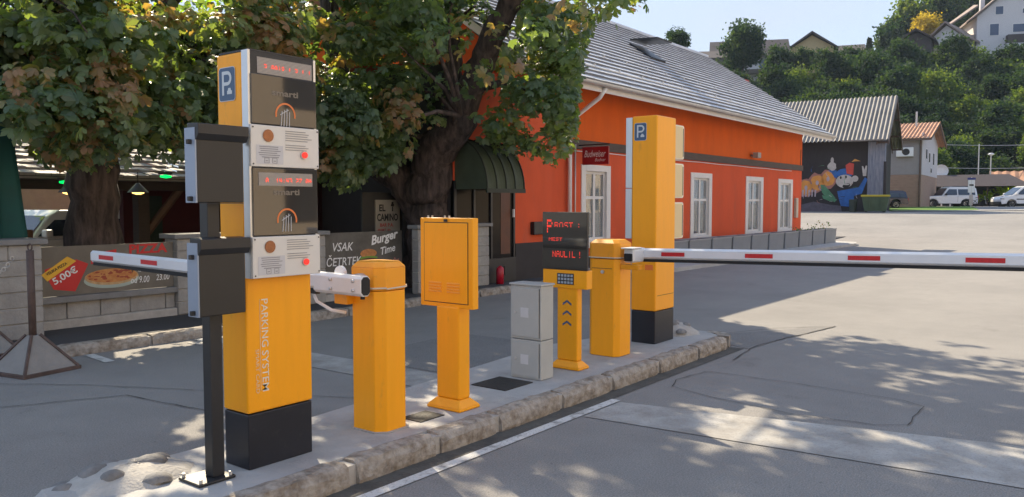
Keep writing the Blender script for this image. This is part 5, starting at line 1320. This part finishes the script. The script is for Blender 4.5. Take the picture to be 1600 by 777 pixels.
# dish
dd = bg_root('satellite_dish', 'round white satellite dish above the dark carport roof', 'dish', 1469, 75.5, R(8), at_pixel(1469,275,75.5).z)
obj('reflector', MB().tube([(0,.12,.45),(0,.05,.45),(0,-.06,.45)],[.15,.5,.62],18,cap=False), M_white, dd, local=True, smooth=True)
obj('reflector_back', MB().disc((0,.1,.45),(1,0,0),(0,0,1),.3,14,.01), M_white, dd, local=True)
obj('mast', MB().tube([(0,.15,-.6),(0,.15,.45)],.04,6), M_gut, dd, local=True)

# vehicles seen from the side, front towards the left
def car(label, px, d, z, rz, L, Wd, H, kind, paint):
    t = thing({'suv':'off_road_car','van':'small_van'}.get(kind,'hatchback'), label, {'suv':'car','van':'van'}.get(kind,'car'), (0,0,0))
    wr_ = .36 if kind=='suv' else .32; fx, rx = L/2-.85, -L/2+(.95 if kind!='van' else .7)
    def arch(cx): return [(cx-wr_*1.22*math.cos(a), .42+wr_*1.12*math.sin(a)-.05) for a in [PI*i/8 for i in range(9)]]
    bot = .32; belt = H*.56
    hood = {'suv':[(L/2-.02,belt-.22),(L/2-.12,belt-.04),(L/2-1.6,belt+.05)],'van':[(L/2-.02,belt-.3),(L/2-.15,belt-.12),(L/2-.9,belt+.04)]}.get(kind,[(L/2-.02,belt-.25),(L/2-.2,belt-.1),(L/2-1.1,belt+.03)])
    low = [(-L/2+.02,bot+.05)]+arch(rx)+arch(fx)+[(L/2-.06,bot),(L/2,bot+.2)]+hood+[(-L/2+.05,belt+.04),(-L/2,belt-.2)]
    b = MB(); b.prism(low,-Wd/2,Wd/2,'y'); obj('body', b, paint, t, local=True, bevel=.05, seg=2)
    fs = hood[-1][0]
    top = [(fs,belt+.03),(fs-(.45 if kind!='van' else .8),H-.12),(fs-(.7 if kind!='van' else 1.1),H),(-L/2+.35,H-.01),(-L/2+.12,H-.12),(-L/2+.04,belt+.03)]
    b = MB(); n=len(top); vs=[(x,-Wd/2+(.02 if z<belt+.1 else .17),z) for x,z in top]+[(x,Wd/2-(.02 if z<belt+.1 else .17),z) for x,z in top]
    b.add(vs,[tuple(range(n)),tuple(range(2*n-1,n-1,-1))]+[((i+1)%n,i,i+n,(i+1)%n+n) for i in range(n)]); cb = obj('cabin', b, paint, t, local=True, bevel=.04)
    M_cg = mat('car_glass',(.02,.035,.06),.05,var=0,spec=.8)
    x_f = fs-.15; x_r = -L/2+.25; cuts = [(x_f,x_f-1.05),(x_f-1.15,x_f-2.05),(x_f-2.15,x_r)] if kind!='van' else [(x_f-.15,x_f-1.2),(x_f-1.35,x_f-2.4)]
    for s in (-1,1):
        for i,(xa_,xb_) in enumerate(cuts):
            if xa_-xb_ < .25: continue
            zt = H-.2; zb=belt+.1; sl2 = (.42 if kind!='van' else .6) if i==0 else 0
            yb_=s*(Wd/2-.03); yt=s*(Wd/2-.145)
            P=[(xa_,yb_,zb),(xb_,yb_,zb),(xb_,yt,zt),(xa_-sl2,yt,zt)]; Q=[(x,y+s*.02,z) for x,y,z in P]
            w_ = obj('side_window', MB().add(P+Q,[(0,1,2,3),(7,6,5,4),(0,4,5,1),(1,5,6,2),(2,6,7,3),(3,7,4,0)]), M_cg, cb, local=True)
    xa_,za_ = top[0]; xb_,zb_ = top[1]
    nn = Vector((zb_-za_,0,xa_-xb_)).normalized()*.012
    P=[Vector((xa_,-Wd/2+.12,za_+.03)),Vector((xa_,Wd/2-.12,za_+.03)),Vector((xb_,Wd/2-.22,zb_)),Vector((xb_,-Wd/2+.22,zb_))]
    obj('windscreen', MB().add([p+nn for p in P],[(0,1,2,3)]), M_cg, cb, local=True)
    obj('rear_window', MB().quad((-L/2+.03,-Wd/2+.15,belt+.1),(-L/2+.03,Wd/2-.15,belt+.1),(-L/2+.1,Wd/2-.2,H-.2),(-L/2+.1,-Wd/2+.2,H-.2)), M_cg, cb, local=True)
    for s in (-1,1):
        for cx in (fx,rx):
            y0=s*(Wd/2-.22); y1=s*(Wd/2-.01)
            wv = obj('wheel', MB().tube([(cx,y0,wr_),(cx,y0+(y1-y0)*.15,wr_),(cx,y0+(y1-y0)*.85,wr_),(cx,y1,wr_)],[wr_*.9,wr_,wr_,wr_*.9],20), M_rub, t, local=True)
            rm = MB().mat(0); rm.disc((cx,y1+s*.004,wr_),(1,0,0),(0,0,1),wr_*.62,16,.004); obj('rim', rm, M_alu, wv, local=True)
            sp = MB()
            for k in range(5):
                a=2*PI*k/5; sp.disc((cx+math.cos(a)*wr_*.4,y1+s*.012,wr_+math.sin(a)*wr_*.4),(1,0,0),(0,0,1),wr_*.11,8,.002)
            obj('rim_hole', sp, M_gdark, wv, local=True)
        obj('headlight', MB().box(L/2-.28,L/2-.03,s*(Wd/2-.12)-.12,s*(Wd/2-.12)+.12,belt-.34,belt-.16), mat('headlamp',(.5,.52,.55),.15,.3,var=0), t, local=True, bevel=.03)
        obj('mirror', MB().box(fs-.35,fs-.2,s*(Wd/2+.1)-.1,s*(Wd/2+.1)+.08,belt+.08,belt+.24), paint if kind!='suv' else M_blk, t, local=True, bevel=.03)
        obj('taillight', MB().box(-L/2-.01,-L/2+.08,s*(Wd/2-.1)-.09,s*(Wd/2-.1)+.09,belt-.2,belt+.02), M_red, t, local=True)
    for x_ in ((x_f-1.1),(x_f-2.1)): obj('door_gap', MB().box(x_-.008,x_+.008,-Wd/2-.003,-Wd/2+.01,bot+.18,belt+.03) if False else MB().box(x_-.008,x_+.008,-Wd/2-.004,Wd/2+.004,bot+.2,belt+.02), M_gdark, t, local=True)
    if kind=='suv':
        for s in (-1,1): obj('roof_rail', MB().tube([(fs-.9,s*(Wd/2-.25),H+.04),(-L/2+.5,s*(Wd/2-.25),H+.04)],.025,6), M_blk, t, local=True)
        obj('bumper', MB().box(L/2-.05,L/2+.1,-Wd/2+.05,Wd/2-.05,.42,.68), paint, t, local=True, bevel=.04)
        obj('spare_wheel', MB().tube([(-L/2-.18,0,.95),(-L/2-.02,0,.95)],.36,18), M_white, t, local=True)
    if kind=='van':
        for s in (-1,1): obj('side_strip', MB().box(-L/2+.3,L/2-1.2,s*(Wd/2+.006)-.006,s*(Wd/2+.006)+.006,belt-.32,belt-.24), M_blk, t, local=True)
        obj('bumper', MB().box(L/2-.1,L/2+.06,-Wd/2+.03,Wd/2-.03,.25,.55), M_blk, t, local=True, bevel=.05)
    q = at_pixel(px,317,d); turn(t,(q.x,q.y,z),rz); return t
M_cw = mat('car_white', (.78,.78,.79), .25, var=.01, coat=.6); M_cb = mat('car_navy', (.01,.015,.05), .25, var=.05, coat=.6)
car('white off-road car parked behind the grass verge', 1477, 68, 1.12, R(127.4-4), 4.5, 1.8, 1.78, 'suv', M_cw)
car('white small van parked at the right edge of the picture', 1597, 66, 1.12, R(127.4-4), 4.2, 1.7, 1.82, 'van', M_cw)
car('dark blue car half hidden behind the warehouse corner', 1370, 61, 1.1, R(127.4), 4.0, 1.7, 1.4, 'hatch', M_cb)
car('white car seen between parasol and tree trunk behind the terrace', 78, 17.0, .0, R(190), 4.1, 1.7, 1.42, 'hatch', M_cw)
# bicycle-ish rack? street furniture
sp = bg_root('parking_sign_post', 'tall white and blue sign post in front of the off-roader', 'sign', 1517, 60, R(10), 1.08)
obj('post', MB().tube([(0,0,0),(0,0,2.4)],.035,8), M_gut, sp, local=True)
bx = obj('sign_panel', MB().box(-.22,.22,-.03,.03,1.25,2.2), M_white, sp, local=True, bevel=.01)
obj('sign_header', MB().box(-.27,.27,-.045,.045,2.2,2.36), mat('header_blue',(.03,.04,.2),.4), sp, local=True)
obj('car_symbol', MB().box(-.14,.14,-.036,-.031,1.75,1.87), M_gdark, bx, local=True, bevel=.003)
obj('lower_panel', MB().box(-.12,.12,-.025,.025,.3,1.1), mat('sign_pale',(.5,.42,.4),.5), sp, local=True)
def pole(px, d, y_top, label, cat, name, head):
    z0 = 1.15; zt = at_pixel(px,y_top,d).z; t = bg_root(name, label, cat, px, d, R(10), z0)
    obj('pole', MB().tube([(0,0,0),(0,0,zt-z0)],[.07,.045],8), M_gut, t, local=True)
    if head: obj('lamp_head', MB().tube([(0,0,zt-z0),(0,0,zt-z0+.12),(0,0,zt-z0+.22)],[.12,.3,.12],12), M_white, t, local=True, smooth=True)
    return t
pole(1546,76,243,'street lamp with round white head above the shed','street lamp','street_lamp',True)
pole(1527,82,225,'thin plain utility pole left of the street lamp','pole','utility_pole',False)
b = MB()
for y_ in (226,262):
    A = at_pixel(1462,y_,82); B_ = at_pixel(1660,y_-2,82); b.tube([A.lerp(B_,i/8)-Vector((0,0,.15*math.sin(PI*i/8))) for i in range(9)],.025,4)
tag(obj('overhead_wires', b, M_gut, loc=tuple(at_pixel(1462,226,82))), 'thin overhead wires crossing before the dark wood', 'wires')
bk = bg_root('bicycle', 'dark bicycle leaning behind the white off-roader', 'bicycle', 1530, 66.5, R(5), 1.12)
for x in (-.5,.5):
    obj('wheel', MB().tube([(x+.33*math.cos(a),0,.34+.33*math.sin(a)) for a in [2*PI*i/16 for i in range(17)]],.02,5), M_rub, bk, local=True)
obj('frame', MB().tube([(-.5,0,.34),(-.15,0,.75),(.35,0,.8),(0,0,.32),(-.5,0,.34)],.02,5), M_blk, bk, local=True)
obj('handlebar', MB().tube([(.35,-.25,1.0),(.38,0,.98),(.35,.25,1.0)],.015,5), M_gut, bk, local=True); obj('fork', MB().tube([(.38,0,.98),(.5,0,.34)],.018,5), M_gut, bk, local=True)
obj('saddle', MB().box(-.28,-.05,-.06,.06,.85,.9), M_blk, bk, local=True, bevel=.02)
def bush(px, d, z, rx, rz, n, m, label, seed, ls=.12):
    q = at_pixel(px,317,d); t = thing('shrub', label, 'shrub', (q.x,q.y,z))
    rg = np.random.default_rng(seed); u = rg.normal(size=(n,3)); u /= np.linalg.norm(u,axis=1,keepdims=True); P = u*rg.uniform(.3,1,size=(n,1))*np.array([rx,rx*.6,rz])+np.array([0,0,rz])
    link('foliage', leaf_mesh('foliage',P,rg.normal(size=(n,3))+np.array([0,0,.5]),np.full(n,ls),rg.uniform(0,1,n),False,rg,m), t)
    obj('stem', MB().tube([(0,0,-.3),(0,0,rz)],.04,6), M_bark2, t, local=True)
bush(1578,72,2.1,2.2,.55,900,L_brt,'loose yellow-green shrub over the roof of the white van',5,.22)
bush(1543,72,1.6,.8,.6,300,L_brt,'thin green shrub between the off-roader and the van',6,.18)
bush(1530,72,1.6,.5,.4,120,L_brt,'sparse leafy twig bush right of the sign post',7,.15)

# hillside houses
def house(label, px, d, py_base, w_, dp, hw, hr, wallm, roofm, rz, name='hillside_house', gable='y'):
    t = thing(name, label, 'house', (0,0,0), None)
    obj('wall', MB().box(-w_/2,w_/2,0,dp,-6,hw), wallm, t, local=True)
    b = MB()
    if gable == 'y':   # gable faces viewer
        P = [(-w_/2-.8,hw-.5),(0,hw+hr),(w_/2+.8,hw-.5),(w_/2+.8,hw-.2),(0,hw+hr+.35),(-w_/2-.8,hw-.2)]
        b.prism(P,-.9,dp+.9,'y'); 
        for Y_ in (0,dp): obj('gable_wall', MB().add([(-w_/2,Y_,hw),(w_/2,Y_,hw),(0,Y_,hw+hr-.3)],[(0,1,2)]), wallm, t, local=True)
    else:
        P = [(-.8,hw-.4),(dp/2,hw+hr),(dp+.8,hw-.4),(dp+.8,hw-.1),(dp/2,hw+hr+.3),(-.8,hw-.1)]
        b.prism(P,-w_/2-.7,w_/2+.7,'x')
        for X_ in (w_/2,-w_/2): obj('gable_wall', MB().add([(X_,0,hw),(X_,dp,hw),(X_,dp/2,hw+hr)],[(0,1,2)]), wallm, t, local=True)
    obj('roof', b, roofm, t, local=True)
    q = at_pixel(px,py_base,d); turn(t,(q.x,q.y,q.z),rz-PI/2); return t
M_hw = mat('house_white',(.62,.60,.60),.85,var=.03); M_hy = mat('house_yellow',(.50,.38,.20),.85,var=.05); M_rd = mat('roof_dark',(.07,.055,.055),.75,var=.2); M_rb = mat('roof_brown',(.24,.18,.15),.75,var=.2,scale=1)
def hwin(t, x0, x1, z0, z1, y=-.03):
    w_ = obj('window', MB().box(x0,x1,y-.03,y,z0,z1), M_wfr, t, local=True); obj('pane', MB().box(x0+.12,x1-.12,y-.05,y-.031,z0+.12,z1-.12), mat('far_pane',(.06,.09,.16),.1,var=0), w_, local=True)
bh = house('large white chalet house with long brown roof at the top right', 1583, 142, 64, 11.5, 10, 4.6, 5.2, M_hw, M_rb, R(22))
hwin(bh,-3.0,-1.6,4.6,6.2); hwin(bh,1.2,2.6,4.6,5.6); hwin(bh,-3.8,-2.2,1.0,3.2); hwin(bh,-.2,4.6,1.4,3.0)
blc = obj('balcony', MB().box(-1.2,5.5,-1.4,-.05,-.6,.9), M_rd, bh, local=True); obj('balcony_slab', MB().box(-1.4,5.7,-1.6,-.05,-1.3,-.65), M_hw, bh, local=True)
obj('chimney', MB().box(-4.0,-3.3,5,5.8,6,9.4), M_hw, bh, local=True)
wg = obj('side_wing', MB().box(-12,-5.8,1.0,8,-6,1.6), mat('wing_beige',(.45,.38,.32),.85), bh, local=True)
b = MB(); b.add([(-13.5,.2,1.1),(-5.6,.2,6.6),(-5.2,4.5,7.6),(-13.2,6,1.6),(-13.5,.2,.8),(-5.6,.2,6.3)],[(0,1,2,3),(4,5,1,0)]); obj('wing_roof', b, M_rb, bh, local=True)
sm_ = house('small gabled annex house left of the large white chalet', 1478, 140, 72, 4.6, 8, 1.6, 2.2, M_hw, M_rb, R(-8)); hwin(sm_,-.4,.5,-.8,.8)
yh = house('yellow house with dark gabled roof on the hill', 1268, 150, 92, 7.6, 8, 2.0, 2.6, M_hy, M_rd, R(18)); hwin(yh,-3,-2,-.2,1.3); hwin(yh,1.2,2,0.2,1.4)
hx = obj('side_wing', MB().box(4.2,9.2,2,8,-5,1.0), M_hy, yh, local=True); obj('wing_roof', MB().prism([(1.2,1.0),(5,3.0),(8.8,1.0)],4.1,9.4,'x'), M_rd, yh, local=True)
lh = house('wide house with dark roof partly behind the left hill tree', 1172, 150, 98, 13, 9, 1.2, 3.4, M_hw, M_rd, R(25), gable='x'); hwin(lh,1.5,4.0,-1.2,.6); hwin(lh,-4,-2,-1.2,.6)
obj('balcony', MB().box(-1,5,-1.2,-.04,-2.2,-1.4), mat('balcony_wood',(.12,.1,.08),.8), lh, local=True)
gh = house('low grey roof just above the orange building ridge', 1112, 140, 100, 6, 6, 1.0, 1.4, mat('grey_house',(.3,.32,.34),.8), M_rd, R(30), gable='x')
cn = thing('chimney_stack', 'small red chimney peeking over the verge of the shingle roof', 'chimney', at_pixel(1160,128,60)-Vector((0,0,9)))
q = at_pixel(1160,128,60); obj('stack', MB().box(q.x-.35,q.x+.35,q.y-.3,q.y+.3,0,q.z), mat('red_chimney',(.38,.05,.03),.8), cn); obj('cap', MB().box(q.x-.42,q.x+.42,q.y-.36,q.y+.36,q.z,q.z+.12), mat('red_chimney',(.38,.05,.03)), cn)
tb = house('dark timber roof frame peeking out of the trees below the yellow tree', 1431, 138, 66, 4.6, 5, .4, 1.5, M_rd, mat('timber_frame',(.07,.05,.045),.8), R(5))

for p in protos.values():
    for q in p:
        if q.name not in used:
            for c in list(q.children): bpy.data.objects.remove(c)
            bpy.data.objects.remove(q)

# ------------------------------------------------------------------ air
hz = bpy.data.materials.new('haze'); hz.use_nodes = True; hn = hz.node_tree; hn.nodes.clear()
ho = hn.nodes.new('ShaderNodeOutputMaterial'); hv = hn.nodes.new('ShaderNodeVolumePrincipled')
hv.inputs['Color'].default_value = (.62,.76,.95,1); hv.inputs['Density'].default_value = .0002; hv.inputs['Anisotropy'].default_value = .2
hn.links.new(hv.outputs[0], ho.inputs['Volume'])
tag(obj('haze', MB().box(-1000,1300,-1300,1300,-9,120), hz), kind='stuff')
